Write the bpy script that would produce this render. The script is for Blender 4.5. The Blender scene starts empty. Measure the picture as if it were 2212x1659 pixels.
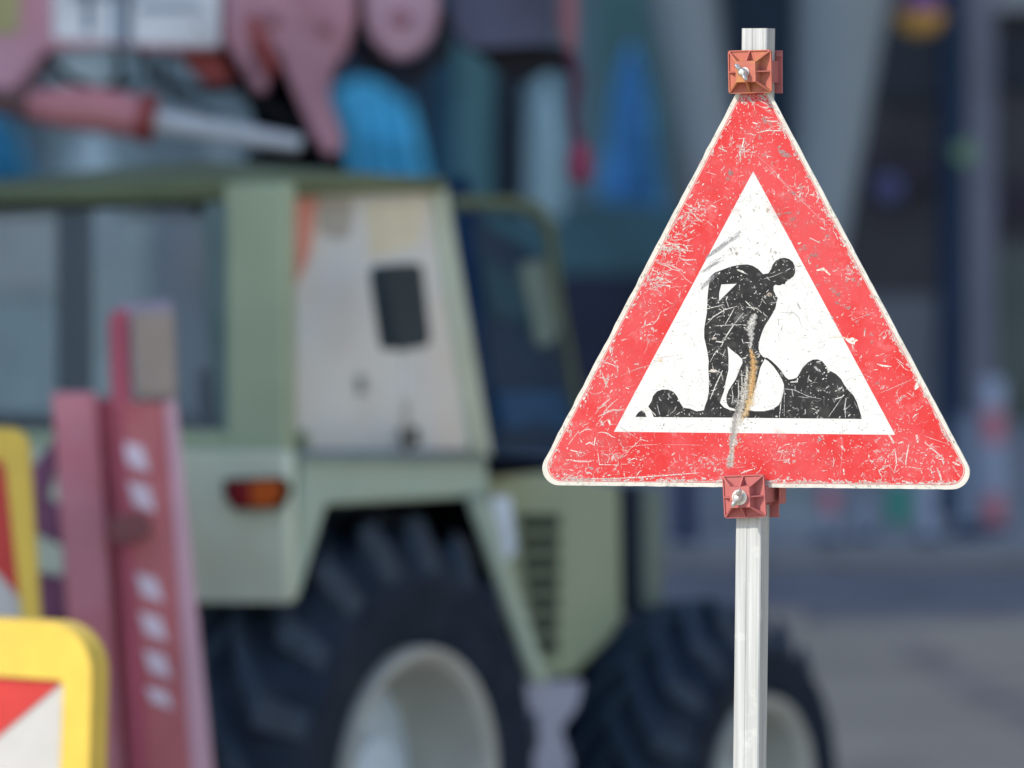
import bpy, bmesh, math, random
from mathutils import Vector, Matrix
from mathutils.geometry import tessellate_polygon

# ------------------------------------------------------------------ camera, sky, sun
scene = bpy.context.scene
R = math.radians
FPX = 2212 * 200 / 36.0          # focal length in units of a 2212 px wide frame
EYE = Vector((0, 0, 2.6))
HOR = 275.0                      # row of the horizon in that frame
cam_data = bpy.data.cameras.new('camera')
cam = bpy.data.objects.new('camera', cam_data)
scene.collection.objects.link(cam)
cam.location = EYE
cam.rotation_euler = (R(90), 0, 0)
cam_data.lens = 200; cam_data.sensor_width = 36
cam_data.shift_y = -(829.5 - HOR) / 2212.0
cam_data.clip_start = 0.1; cam_data.clip_end = 2000
cam_data.dof.use_dof = True
cam_data.dof.focus_distance = 8.06
cam_data.dof.aperture_fstop = 3.3
cam_data.dof.aperture_blades = 9
scene.camera = cam

SUN_AZ, SUN_EL = 45.0, 36.0      # degrees left of straight behind the camera; height
sun_dir = Vector((-math.sin(R(SUN_AZ)) * math.cos(R(SUN_EL)), -math.cos(R(SUN_AZ)) * math.cos(R(SUN_EL)), math.sin(R(SUN_EL))))
world = bpy.data.worlds.new('World'); scene.world = world; world.use_nodes = True
wn = world.node_tree.nodes; wl = world.node_tree.links
sky = wn.new('ShaderNodeTexSky'); sky.sky_type = 'NISHITA'; sky.sun_disc = False
sky.sun_elevation = R(SUN_EL); sky.sun_rotation = math.atan2(sun_dir.x, sun_dir.y)
sky.air_density = 1.0; sky.dust_density = 0.6; sky.ozone_density = 1.5
wl.new(sky.outputs[0], wn['Background'].inputs[0]); wn['Background'].inputs[1].default_value = 0.15
sd = bpy.data.lights.new('sun', 'SUN'); sd.energy = 2.0; sd.angle = R(0.5); sd.color = (1.0, 0.94, 0.84)
sun = bpy.data.objects.new('sun', sd); scene.collection.objects.link(sun)
sun.location = (-10, -10, 30); sun.rotation_euler = sun_dir.to_track_quat('Z', 'Y').to_euler()
scene.view_settings.view_transform = 'Standard'; scene.view_settings.look = 'None'
scene.view_settings.gamma = 1.0; scene.view_settings.exposure = 0.95
scene.render.engine = 'CYCLES'
scene.cycles.use_denoising = True
scene.cycles.max_bounces = 6; scene.cycles.transparent_max_bounces = 24
rng = random.Random(7)

# ------------------------------------------------------------------ helpers
def link(o): scene.collection.objects.link(o); return o

def mat(name, col, rough=0.6, metal=0.0, var=0.12, scale=6.0, bump=0.0, bscale=60.0, spec=0.25, dirt=None, dirt_amt=0.0, dirt_scale=3.0):
    m = bpy.data.materials.new(name); m.use_nodes = True
    n, l = m.node_tree.nodes, m.node_tree.links
    b = n['Principled BSDF']
    tc = n.new('ShaderNodeTexCoord')
    no = n.new('ShaderNodeTexNoise'); no.inputs['Scale'].default_value = scale; no.inputs['Detail'].default_value = 5
    l.new(tc.outputs['Object'], no.inputs['Vector'])
    mp = n.new('ShaderNodeMapRange'); mp.inputs[1].default_value = 0.3; mp.inputs[2].default_value = 0.7
    mp.inputs[3].default_value = 1 - var; mp.inputs[4].default_value = 1 + var
    l.new(no.outputs[0], mp.inputs[0])
    hv = n.new('ShaderNodeMix'); hv.data_type = 'RGBA'; hv.blend_type = 'MULTIPLY'; hv.inputs[0].default_value = 1
    hv.inputs[6].default_value = (*col, 1); l.new(mp.outputs[0], hv.inputs[7])
    out = hv.outputs[2]
    if dirt is not None:
        n2 = n.new('ShaderNodeTexNoise'); n2.inputs['Scale'].default_value = dirt_scale; n2.inputs['Detail'].default_value = 7
        n2.inputs['Roughness'].default_value = 0.65
        l.new(tc.outputs['Object'], n2.inputs['Vector'])
        r2 = n.new('ShaderNodeMapRange'); r2.inputs[1].default_value = 0.48; r2.inputs[2].default_value = 0.68
        r2.inputs[3].default_value = 0; r2.inputs[4].default_value = dirt_amt; l.new(n2.outputs[0], r2.inputs[0])
        mx = n.new('ShaderNodeMix'); mx.data_type = 'RGBA'; l.new(r2.outputs[0], mx.inputs[0])
        l.new(out, mx.inputs[6]); mx.inputs[7].default_value = (*dirt, 1); out = mx.outputs[2]
    l.new(out, b.inputs['Base Color'])
    b.inputs['Roughness'].default_value = rough; b.inputs['Metallic'].default_value = metal
    b.inputs['Specular IOR Level'].default_value = spec
    if bump:
        nb = n.new('ShaderNodeTexNoise'); nb.inputs['Scale'].default_value = bscale; nb.inputs['Detail'].default_value = 4
        l.new(tc.outputs['Object'], nb.inputs['Vector'])
        bp = n.new('ShaderNodeBump'); bp.inputs['Strength'].default_value = bump; bp.inputs['Distance'].default_value = 0.01
        l.new(nb.outputs[0], bp.inputs['Height']); l.new(bp.outputs[0], b.inputs['Normal'])
    return m

def lin(c):
    c /= 255.0
    return c / 12.92 if c <= 0.04045 else ((c + 0.055) / 1.055) ** 2.4
KS = (0.58, 0.62, 0.68)
def sc(r, g, b, k=1.0):
    """base colour of a thing that reads r,g,b in the open shade of this street"""
    return tuple(max(0.004, min(0.8, lin(v) / s * k)) for v, s in zip((r, g, b), KS))

def scf(r, g, b):
    """the same for things at the dim far end of the street"""
    return tuple(max(0.004, min(0.8, lin(v) / s)) for v, s in zip((r, g, b), (0.29, 0.33, 0.42)))

class MB:
    def __init__(s): s.v = []; s.f = []
    def add(s, vs, fs):
        o = len(s.v); s.v += [Vector(p) for p in vs]; s.f += [[i + o for i in f] for f in fs]; return s
    def prism(s, loop, vec):
        """closed solid: planar loop (3-D points) extruded along vec"""
        vec = Vector(vec); n = len(loop); a = [Vector(p) for p in loop]; b = [p + vec for p in a]
        tris = tessellate_polygon([a])
        fs = [list(t) for t in tris] + [[i + n for i in reversed(t)] for t in tris]
        fs += [[i, (i + 1) % n, (i + 1) % n + n, i + n] for i in range(n)]
        return s.add(a + b, fs)
    def holed(s, loops, vec):
        vec = Vector(vec); flat = [Vector(p) for lo in loops for p in lo]; n = len(flat)
        tris = tessellate_polygon([[Vector(p) for p in lo] for lo in loops])
        fs = [list(t) for t in tris] + [[i + n for i in reversed(t)] for t in tris]
        k = 0
        for lo in loops:
            m = len(lo); fs += [[k + i, k + (i + 1) % m, k + (i + 1) % m + n, k + i + n] for i in range(m)]; k += m
        return s.add(flat + [p + vec for p in flat], fs)
    def box(s, c, ex, ey, ez):
        c, ex, ey, ez = Vector(c), Vector(ex), Vector(ey), Vector(ez)
        vs = [c + ex * i + ey * j + ez * k for i in (-1, 1) for j in (-1, 1) for k in (-1, 1)]
        return s.add(vs, [[0, 1, 3, 2], [4, 6, 7, 5], [0, 4, 5, 1], [2, 3, 7, 6], [0, 2, 6, 4], [1, 5, 7, 3]])
    def abox(s, x0, x1, y0, y1, z0, z1):
        return s.box(((x0+x1)/2, (y0+y1)/2, (z0+z1)/2), ((x1-x0)/2, 0, 0), (0, (y1-y0)/2, 0), (0, 0, (z1-z0)/2))
    def tube(s, path, rad, n=16):
        path = [Vector(p) for p in path]; rads = rad if isinstance(rad, (list, tuple)) else [rad] * len(path)
        vs = []; up = None
        for i, p in enumerate(path):
            d = (path[min(i + 1, len(path) - 1)] - path[max(i - 1, 0)]).normalized()
            if up is None: up = Vector((0, 0, 1)) if abs(d.z) < 0.9 else Vector((1, 0, 0))
            a = d.cross(up).normalized(); b = a.cross(d).normalized(); up = b
            vs += [p + (a * math.cos(2 * math.pi * k / n) + b * math.sin(2 * math.pi * k / n)) * rads[i] for k in range(n)]
        fs = []
        for i in range(len(path) - 1):
            fs += [[i * n + k, i * n + (k + 1) % n, (i + 1) * n + (k + 1) % n, (i + 1) * n + k] for k in range(n)]
        fs += [list(range(n))[::-1], [(len(path) - 1) * n + k for k in range(n)]]
        return s.add(vs, fs)
    def lathe(s, c, ax, ea, eb, prof, n=64, closed=False):
        """prof: (radius, distance along ax)"""
        c, ax, ea, eb = Vector(c), Vector(ax), Vector(ea), Vector(eb); vs = []
        for r, h in prof:
            vs += [c + ax * h + (ea * math.cos(2 * math.pi * k / n) + eb * math.sin(2 * math.pi * k / n)) * r for k in range(n)]
        m = len(prof); fs = []
        for i in range(m if closed else m - 1):
            j = (i + 1) % m
            fs += [[i * n + k, i * n + (k + 1) % n, j * n + (k + 1) % n, j * n + k] for k in range(n)]
        if not closed:
            fs += [list(range(n))[::-1], [(m - 1) * n + k for k in range(n)]]
        return s.add(vs, fs)
    def build(s, name, m, parent=None, smooth=35, bevel=0.0):
        me = bpy.data.meshes.new(name); me.from_pydata([tuple(p) for p in s.v], [], s.f); me.validate()
        bm = bmesh.new(); bm.from_mesh(me); bmesh.ops.recalc_face_normals(bm, faces=bm.faces)
        bm.to_mesh(me); bm.free()
        me.materials.append(m)
        if smooth:
            me.polygons.foreach_set('use_smooth', [True] * len(me.polygons)); me.set_sharp_from_angle(angle=R(smooth))
        o = link(bpy.data.objects.new(name, me))
        if bevel:
            bv = o.modifiers.new('Bevel', 'BEVEL'); bv.width = bevel; bv.segments = 2; bv.limit_method = 'ANGLE'; bv.angle_limit = R(40)
            bv.harden_normals = False
        if parent is not None: adopt(o, parent)
        return o

def adopt(o, parent):
    o.parent = parent
    if parent.type == 'EMPTY' and parent.parent is None:
        o.matrix_parent_inverse = Matrix.Translation(-parent.location)
def thing(name, loc, label, cat, group=None):
    o = link(bpy.data.objects.new(name, None)); o.location = loc; o.empty_display_size = 0.2
    return tag(o, label, cat, group)
def tag(o, label, cat, group=None, kind=None):
    o['label'] = label; o['category'] = cat
    if group: o['group'] = group
    if kind: o['kind'] = kind
    return o
def part(name, parent):
    """an Empty that is a part and holds sub-parts"""
    o = link(bpy.data.objects.new(name, None)); o.empty_display_size = 0.1; adopt(o, parent); return o
def dup(root, delta):
    def cp(o, par):
        c = o.copy(); link(c); c.parent = par
        for ch in [x for x in scene.objects if x.parent == o]: cp(ch, c)
        return c
    c = cp(root, None); c.location = root.location + Vector(delta); return c

def P(px, py, d): return Vector(((px - 1106) / FPX * d, d, EYE.z - (py - HOR) / FPX * d))
def on_plane(px, py, pt, nrm):
    D = Vector(((px - 1106) / FPX, 1, -(py - HOR) / FPX)); nrm = Vector(nrm)
    return EYE + D * ((Vector(pt) - EYE).dot(nrm) / D.dot(nrm))
def rounded(pts, rads, seg=8):
    out = []; n = len(pts)
    for i in range(n):
        p = Vector(pts[i]); a = Vector(pts[i - 1]) - p; b = Vector(pts[(i + 1) % n]) - p; r = rads[i] if isinstance(rads, (list, tuple)) else rads
        if r <= 0: out.append(tuple(p)); continue
        ang = a.angle(b); t = min(r / math.tan(ang / 2), a.length * .49, b.length * .49); r = t * math.tan(ang / 2)
        a.normalize(); b.normalize(); c = p + (a + b).normalized() * (r / math.sin(ang / 2))
        p0 = p + a * t - c; p1 = p + b * t - c
        for k in range(seg + 1):
            out.append(tuple(c + p0.normalized().slerp(p1.normalized(), k / seg) * r))
    return out
def inpoly(x, y, pl):
    c = False; j = len(pl) - 1
    for i in range(len(pl)):
        xi, yi = pl[i][:2]; xj, yj = pl[j][:2]
        if (yi > y) != (yj > y) and x < (xj - xi) * (y - yi) / (yj - yi) + xi: c = not c
        j = i
    return c

# ------------------------------------------------------------------ setting
m_pave = mat('paving', (0.50, 0.42, 0.32), 0.85, var=0.25, scale=0.9, bump=0.3, bscale=30, dirt=(0.33, 0.28, 0.235), dirt_amt=0.8, dirt_scale=0.45)
m_road = mat('asphalt', (0.20, 0.20, 0.225), 0.9, var=0.2, scale=2, bump=0.4, bscale=80)
m_far = mat('far_paving', (0.31, 0.32, 0.33), 0.85, var=0.15, scale=1.2)
g = MB().abox(-400, 400, -200, 600, -0.5, 0.0).build('ground', m_pave, smooth=0); g['kind'] = 'structure'
rd = MB().abox(-200, 200, 30.7, 33.4, 0.0035, 0.004).build('road', m_road, smooth=0); rd['kind'] = 'structure'
kb = MB().abox(-200, 200, 33.4, 33.6, 0.001, 0.12).build('kerb', mat('kerb_stone', (.28, .28, .28), .8), smooth=0, bevel=.01); kb['kind'] = 'structure'
pv = MB().abox(-200, 200, 33.6, 47.9, 0.001, 0.115).build('pavement', m_far, smooth=0); pv['kind'] = 'structure'

def on_ground(px, py, z=.0): return on_plane(px, py, (0, 0, z), (0, 0, 1))
rp = MB().prism([on_ground(x, y, .004) for x, y in ((1900, 1392), (1990, 1380), (2400, 1590), (2400, 1680), (2230, 1600), (2050, 1490))], (0, 0, -.0035)).build('ground_streak', mat('dark_patch', (0.37, 0.31, 0.265), 0.9, var=.3, scale=2), smooth=0); rp['kind'] = 'structure'  # slanting strip darker than the paving around it
rk = MB().prism([on_ground(x, y, .004) for x, y in ((1740, 1316), (2400, 1312), (2400, 1338), (1740, 1346))], (0, 0, -.0035)).build('road_edge', mat('gutter_stone', (0.26, 0.25, 0.24), 0.9, var=.3, scale=3), smooth=0); rk['kind'] = 'structure'

# tall building on the left that throws the street into shade
tb = thing('office_building', (-17, 40, 0), 'tall pale office block along the left side of the street, standing outside the picture', 'building')
m_wall = mat('render_wall', (0.62, 0.61, 0.60), 0.85, var=0.08, scale=0.4)
m_glassd = mat('window_glass', (0.03, 0.035, 0.04), 0.08, var=0.05)
MB().abox(-25, -9, 4.2, 60, 0, 20).build('wall', m_wall, tb, smooth=0)
MB().abox(-25.4, -8.6, 3.8, 60.4, 20, 20.4).build('roof', m_wall, tb, smooth=0)
def big_windows(parent, x, y0, n, step, floors):
    for fl in range(floors):
        for k in range(n):
            y = y0 + k * step; MB().abox(x - .02, x + .02, y, y + step * .5, 1.6 + fl * 4.2, 4.2 + fl * 4.2).build('window', m_glassd, parent, smooth=0)
big_windows(tb, -9, 6, 9, 6.0, 4)
# sunlit pale building across the street, added out of view to throw light back on the machines
ob = thing('bounce_block', (17, 22, 0), 'unseen sunlit cream block on the right side of the street, added to return light', 'building')
m_cream = mat('cream_render', (0.50, 0.47, 0.43), 0.85, var=0.06, scale=0.4)
MB().abox(12.5, 22, 6, 34, 0, 17).build('wall', m_cream, ob, smooth=0)
MB().abox(12.1, 22.4, 5.6, 34.4, 17, 17.5).build('roof', m_wall, ob, smooth=0)
big_windows(ob, 12.5, 8, 5, 5.2, 4)

# dark building far behind: everything upon it is traced at its own distance
BD = 48.0
bb = thing('shop_building', (0, BD, 0), 'dark grey stone building with glazed ground floor closing the view behind everything', 'building')
m_dark = mat('dark_stone', scf(44, 45, 52), 0.8, var=0.45, scale=0.9, dirt=scf(18, 18, 26), dirt_amt=0.7, dirt_scale=0.8)
MB().abox(-40, 40, BD, BD + 12, 0, 14).build('wall', m_dark, bb, smooth=0)
MB().abox(-40.5, 40.5, BD - .5, BD + 12.5, 14, 14.5).build('roof', m_dark, bb, smooth=0)
def slab(mb, x0, x1, y0, y1, d, th, dx=0):
    """upright slab whose front stands d metres off, sized from its outline"""
    a = P(x0, y0, d); b = P(x1, y1, d); mb.abox(a.x, b.x, d, d + th, b.z, a.z)
def bpane(name, x0, x1, y0, y1, col, th=0.12, rough=.5, gap=0.0):
    mb = MB(); slab(mb, x0, x1, y0, y1, BD - th - .004 - gap, th)
    return mb.build(name, mat(name, scf(*col), rough, var=.2, scale=1.5), bb, smooth=0)
bpane('glazing_panel', -160, 112, 60, 440, (60, 75, 88))
bpane('glazing_panel', 112, 300, 60, 440, (92, 108, 120))
bpane('glazing_panel', 300, 560, 60, 440, (76, 90, 102))
bpane('glazing_panel', 560, 925, 60, 440, (20, 32, 50))
bpane('pale_panel', 130, 235, 118, 190, (128, 144, 150), .25)  # plain pale grey-green panel on the facade
bpane('poster_board', -160, 112, 462, 628, (166, 158, 146), .2)
bpane('shop_window', -160, 112, 632, 900, (116, 136, 146), .1)
bpane('shop_window', 116, 318, 462, 900, (124, 140, 146), .1)
bpane('shop_window', 322, 520, 462, 900, (84, 96, 110), .1)
bpane('poster_board', 395, 440, 500, 600, (104, 104, 112), .2)
bpane('shop_window', 524, 925, 444, 900, (20, 34, 54), .1)
bpane('glazing_panel', 930, 985, -60, 420, (20, 50, 70))
bpane('glazing_panel', 985, 1072, -60, 450, (52, 84, 95))
bpane('door_frame', 1070, 1126, -60, 440, (2, 3, 20), .2)
bpane('glazing_panel', 1124, 1290, -60, 448, (58, 78, 92))
bpane('glazing_panel', 1290, 1450, -60, 452, (45, 75, 85))
bpane('plinth', 930, 1500, 455, 590, (42, 70, 84))
bpane('plinth', 930, 1560, 594, 1060, (22, 28, 48))
bpane('pilaster', 1440, 1700, -60, 1200, (62, 66, 72), .1)
bpane('pilaster', 1566, 1715, -60, 1190, (8, 22, 38), .25)
bpane('pilaster', 2092, 2150, -60, 1190, (72, 76, 92), .25)
bpane('window', 1890, 2020, 60, 215, (22, 28, 38))
bpane('window', 1870, 2020, 340, 400, (30, 28, 40))
bpane('window', 2150, 2260, 70, 190, (20, 26, 38))
bpane('window', 2150, 2260, 400, 480, (24, 22, 34))
bpane('cornice', 2150, 2300, -60, 20, (90, 96, 108), .3)
bpane('plinth', 1830, 2024, 640, 1170, (66, 72, 84))
bpane('plinth', 2150, 2300, 540, 1170, (52, 60, 62))

def cloth(name, pts_top, pts_bot, d, col, label, cat='banner'):
    """hanging folded cloth: top edge and bottom edge in x, with waves"""
    mb = MB(); (x0, y0, x1, y1), (x2, y2, x3, y3) = pts_top, pts_bot; nx, nz = 48, 8; vs = []
    for th in (0, .02):
        for j in range(nz + 1):
            for i in range(nx + 1):
                t, s = i / nx, j / nz
                px = (x0 + (x1 - x0) * t) * (1 - s) + (x2 + (x3 - x2) * t) * s
                py = (y0 + (y1 - y0) * t) * (1 - s) + (y2 + (y3 - y2) * t) * s
                if s == 0: py += 14 * (2 * t - 1) ** 2 * 4
                p = P(px, py, d); p.y += .06 * math.sin(t * 26 + s) * (0.5 + s) + th; vs.append(p)
    w = nx + 1; o = w * (nz + 1); fs = []
    for j in range(nz):
        for i in range(nx):
            a = j * w + i; fs.append([a, a + 1, a + w + 1, a + w]); fs.append([o + a + w, o + a + w + 1, o + a + 1, o + a])
    for i in range(nx):
        fs.append([i + 1, i, i + o, i + o + 1]); a = nz * w + i; fs.append([a, a + 1, a + 1 + o, a + o])
    for j in range(nz):
        a = j * w; fs.append([a, a + w, a + w + o, a + o]); a = j * w + nx; fs.append([a + w, a, a + o, a + w + o])
    mb.add(vs, fs); o_ = mb.build(name, mat(name, col, .8, var=.5, scale=2.2), smooth=60)
    return tag(o_, label, cat, 'blue cloths hanging along the building')
cb = (18, 112, 178)
cloth('blue_cloth', (722, 150, 880, 190), (740, 400, 930, 400), 44, scf(56, 122, 190), 'wide pleated blue cloth hanging right behind the red lifting arm, above the tractor roof')
cloth('blue_cloth', (1345, 90, 1385, 100), (1290, 435, 1440, 450), 44, scf(62, 112, 168), 'blue cloth hanging left of the road works sign, widening towards its bottom')
cloth('blue_cloth', (-60, 235, 20, 240), (-80, 420, 80, 420), 44, scf(54, 118, 186), 'blue cloth at the left picture edge, under the red machine')
def pale(x0, x1, y0, y1, col, label, d=43.5):
    mb = MB(); a = P(x0, y0, d); b = P(x1, y1, d); w = (b.x - a.x) / 2
    path = [(a.x + w, d, b.z + (a.z - b.z) * t) for t in (0, .1, .5, .85, 1)]
    mb.tube(path, [w * .8, w, w * .95, w * .6, w * .2], 20)
    o = mb.build('wrapped_parasol', mat('pale_fabric', col, .8, var=.15, scale=4), smooth=50); return tag(o, label, 'parasol', 'folded pale parasols before the building')
pale(128, 262, 280, 560, scf(118, 134, 148), 'folded pale grey parasol left of the silver piston rod, above the tractor roof')
pale(420, 520, 290, 560, scf(98, 110, 122), 'folded grey parasol below the silver piston rod, above the tractor roof')
pale(1132, 1220, 165, 470, scf(98, 122, 138), 'folded pale parasol between the dark door frame and the hanging red hook')

# V-shaped column
DV = 35.6
vc = thing('forked_column', P(1700, 1160, DV), 'pale grey column of two round tapering struts spreading upwards behind the sign', 'column')
m_col = mat('column_paint', scf(88, 100, 114), 0.5, var=0.05, scale=1.5)
s = DV / FPX
MB().tube([P(1428, -280, DV), P(1475, 0, DV), P(1560, 500, DV), P(1690, 1164, DV)], [86 * s, 74 * s, 60 * s, 30 * s], 40).build('strut', m_col, vc)
MB().tube([P(1847, -280, DV), P(1820, 0, DV), P(1772, 500, DV), P(1712, 1164, DV)], [120 * s, 100 * s, 58 * s, 28 * s], 40).build('strut', m_col, vc)
vb = P(1700, 1160, DV)
MB().lathe((vb.x, DV, 0.1), (0, 0, 1), (1, 0, 0), (0, 1, 0), [(.28, 0), (.28, .06), (.2, .12)], 32).build('base', m_col, vc)

# navy lamp post with its fittings
DL = 36.3
lp = thing('lamp_post', (P(2055, 0, DL).x, DL, 0), 'slim navy blue lamp post standing right of the road works sign', 'lamp post')
m_navy = mat('navy_paint', scf(8, 26, 50), 0.45, var=.08)
px_ = P(2055, 0, DL).x
MB().lathe((px_, DL, 0.0), (0, 0, 1), (1, 0, 0), (0, 1, 0), [(.11, .115), (.11, .22), (.088, .30), (.085, 3.2), (.07, 6)], 24).build('pole', m_navy, lp)
MB().lathe((px_, DL, 6.0), (0, 0, 1), (1, 0, 0), (0, 1, 0), [(.07, 0), (.3, .06), (.32, .2), (.1, .35)], 24).build('lamp_head', m_navy, lp)
q = P(2086, 330, DL - .12)
MB().lathe((q.x, q.y, q.z), (0, -1, 0), (1, 0, 0), (0, 0, 1), [(.075, -.02), (.08, 0), (.072, .012)], 24).build('sticker', mat('lime_sticker', scf(66, 92, 80), .6), lp)
q = P(1985, 22, DL - .2)
os_ = thing('flower_basket', q, 'round orange and violet hanging basket high on the left of the navy lamp post', 'basket')
MB().lathe((q.x, q.y, q.z - .07), (0, 0, 1), (1, 0, 0), (0, 1, 0), [(.02, -.10), (.12, -.06), (.165, .02), (.16, .06)], 24).build('orange_flowers', mat('orange_bloom', scf(150, 104, 58), .8, var=.3, scale=20), os_)
MB().lathe((q.x + .02, q.y, q.z + .06), (0, 0, 1), (1, 0, 0), (0, 1, 0), [(.11, -.06), (.12, 0), (.07, .06), (.02, .08)], 24).build('violet_flowers', mat('violet_bloom', scf(78, 54, 108), .8, var=.3, scale=20), os_)
MB().tube([(q.x, q.y, q.z + .1), (q.x, q.y, q.z + .35), (px_ - .05, DL, q.z + .42)], .012, 8).build('bracket', m_navy, os_)
q = P(1918, 410, BD - .5)
wlp = thing('wall_lamp', q, 'small dim violet globe lamp on the dark wall between column and lamp post', 'lamp')
MB().lathe(q, (0, 0, 1), (1, 0, 0), (0, 1, 0), [(.02, -.13), (.1, -.09), (.13, 0), (.1, .09), (.02, .13)], 20).build('globe', mat('violet_globe', scf(54, 58, 92), .4), wlp)
MB().tube([(q.x, q.y + .1, q.z), (q.x, BD - .003, q.z)], .02, 8).build('bracket', m_navy, wlp)

# things standing along the far pavement
def far_post(px, top, bot, wpx, bands, label, group=None, name='barrier_post'):
    d = (EYE.z - 0.115) * FPX / (bot - HOR); t = thing(name, (P(px, 0, d).x, d, .115), label, 'post', group)
    x = P(px, 0, d).x; w = wpx / 2 / FPX * d; z1 = P(0, top, d).z
    n = len(bands)
    for i, (f0, f1, c) in enumerate(bands):
        a = .115 + (z1 - .115) * f0; b = .115 + (z1 - .115) * f1
        MB().lathe((x, d, a), (0, 0, 1), (1, 0, 0), (0, 1, 0), [(w * .96, 0), (w, (b - a) * .1), (w, (b - a) * .9), (w * .96, (b - a))], 20).build('band', mat('band_paint', c, .6), t)
    MB().lathe((x, d, .115), (0, 0, 1), (1, 0, 0), (0, 1, 0), [(w * 1.6, 0), (w * 1.5, .03), (w, .05)], 20).build('foot', m_navy, t)
    return t
pk, wt, wg = scf(124, 84, 102), scf(104, 118, 146), scf(92, 104, 128)
far_post(2144, 818, 1150, 52, [(0, .25, pk), (.25, .58, wt), (.58, .80, pk), (.80, 1, wt)], 'tall red and white banded post nearest the right picture edge')
far_post(2004, 1020, 1172, 34, [(0, 1, wt)], 'plain pale grey post between the green bin and the dark bollard')
far_post(1790, 1040, 1172, 40, [(0, .5, wg), (.5, .9, pk), (.9, 1, wg)], 'short dull red and grey post just right of the sign pole')
far_post(1868, 1070, 1168, 34, [(0, 1, wg)], 'short grey post standing left of the green bin')
far_post(1480, 1010, 1170, 44, [(0, 1, scf(20, 30, 62))], 'short dark navy post under the left half of the sign', name='bollard')
far_post(2090, 900, 1162, 62, [(0, .12, scf(14, 24, 44)), (.12, 1, scf(74, 88, 112))], 'stout blue grey bollard with dark foot beside the red and white post', name='bollard')
dbn = (EYE.z - .115) * FPX / (1130 - HOR)
gx = P(1940, 0, dbn).x
gb = thing('green_bin', (gx, dbn, .115), 'small green bin standing under the right half of the sign', 'bin')
MB().lathe((gx, dbn, .115), (0, 0, 1), (1, 0, 0), (0, 1, 0), [(.075, 0), (.082, .02), (.088, .17), (.09, .19)], 24).build('body', mat('green_plastic', scf(50, 108, 106), .5), gb)
MB().lathe((gx, dbn, .306), (0, 0, 1), (1, 0, 0), (0, 1, 0), [(.095, 0), (.095, .02), (.06, .05), (.01, .06)], 24).build('lid', mat('green_lid', scf(42, 94, 96), .5), gb)

# ------------------------------------------------------------------ the green tractor
TO = Vector((-.278, 15.6, 0)); TF = Vector((.53, .848, 0)); TA = Vector((-.848, .53, 0)); UP = Vector((0, 0, 1))
def T(u, v, z): return TO + TF * u + TA * v + UP * z
def side(px, py, v): return on_plane(px, py, TO + TA * v, TA)
def rear(px, py, u): return on_plane(px, py, TO + TF * u, TF)
m_green = mat('pale_green_paint', sc(158, 170, 158), 0.42, var=.07, scale=3, dirt=sc(140, 136, 116), dirt_amt=.35, dirt_scale=2.2)
m_fend = mat('fender_green_paint', sc(134, 152, 144), 0.5, var=.08, scale=3, dirt=sc(124, 130, 112), dirt_amt=.4, dirt_scale=3)
m_green2 = mat('cab_green_paint', sc(124, 139, 121), 0.42, var=.08, scale=3)
m_olive = mat('roof_olive_paint', sc(84, 94, 74), 0.85, spec=.15, var=.15, scale=4)
m_black = mat('black_interior', (.004, .005, .008), 0.9, var=.2, spec=.03)
m_lug = mat('lug_rubber', (.028, .048, .076), 0.55, var=.3, scale=20, bump=.3, bscale=150, spec=.3, dirt=(.045, .06, .08), dirt_amt=.7, dirt_scale=7)
m_rub = mat('tyre_rubber', (.009, .019, .037), 0.65, var=.3, scale=14, bump=.3, bscale=120, spec=.22, dirt=(.035, .045, .062), dirt_amt=.5, dirt_scale=6)
m_rim = mat('rim_paint', sc(136, 140, 138), 0.5, var=.1, scale=8)
m_disc = mat('disc_paint', sc(164, 180, 204), 0.45, var=.1, scale=8)
tr = thing('tractor', T(.9, .9, 0), 'pale green tractor with big black lugged tyres and white rims, seen from its rear corner', 'tractor')

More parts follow.
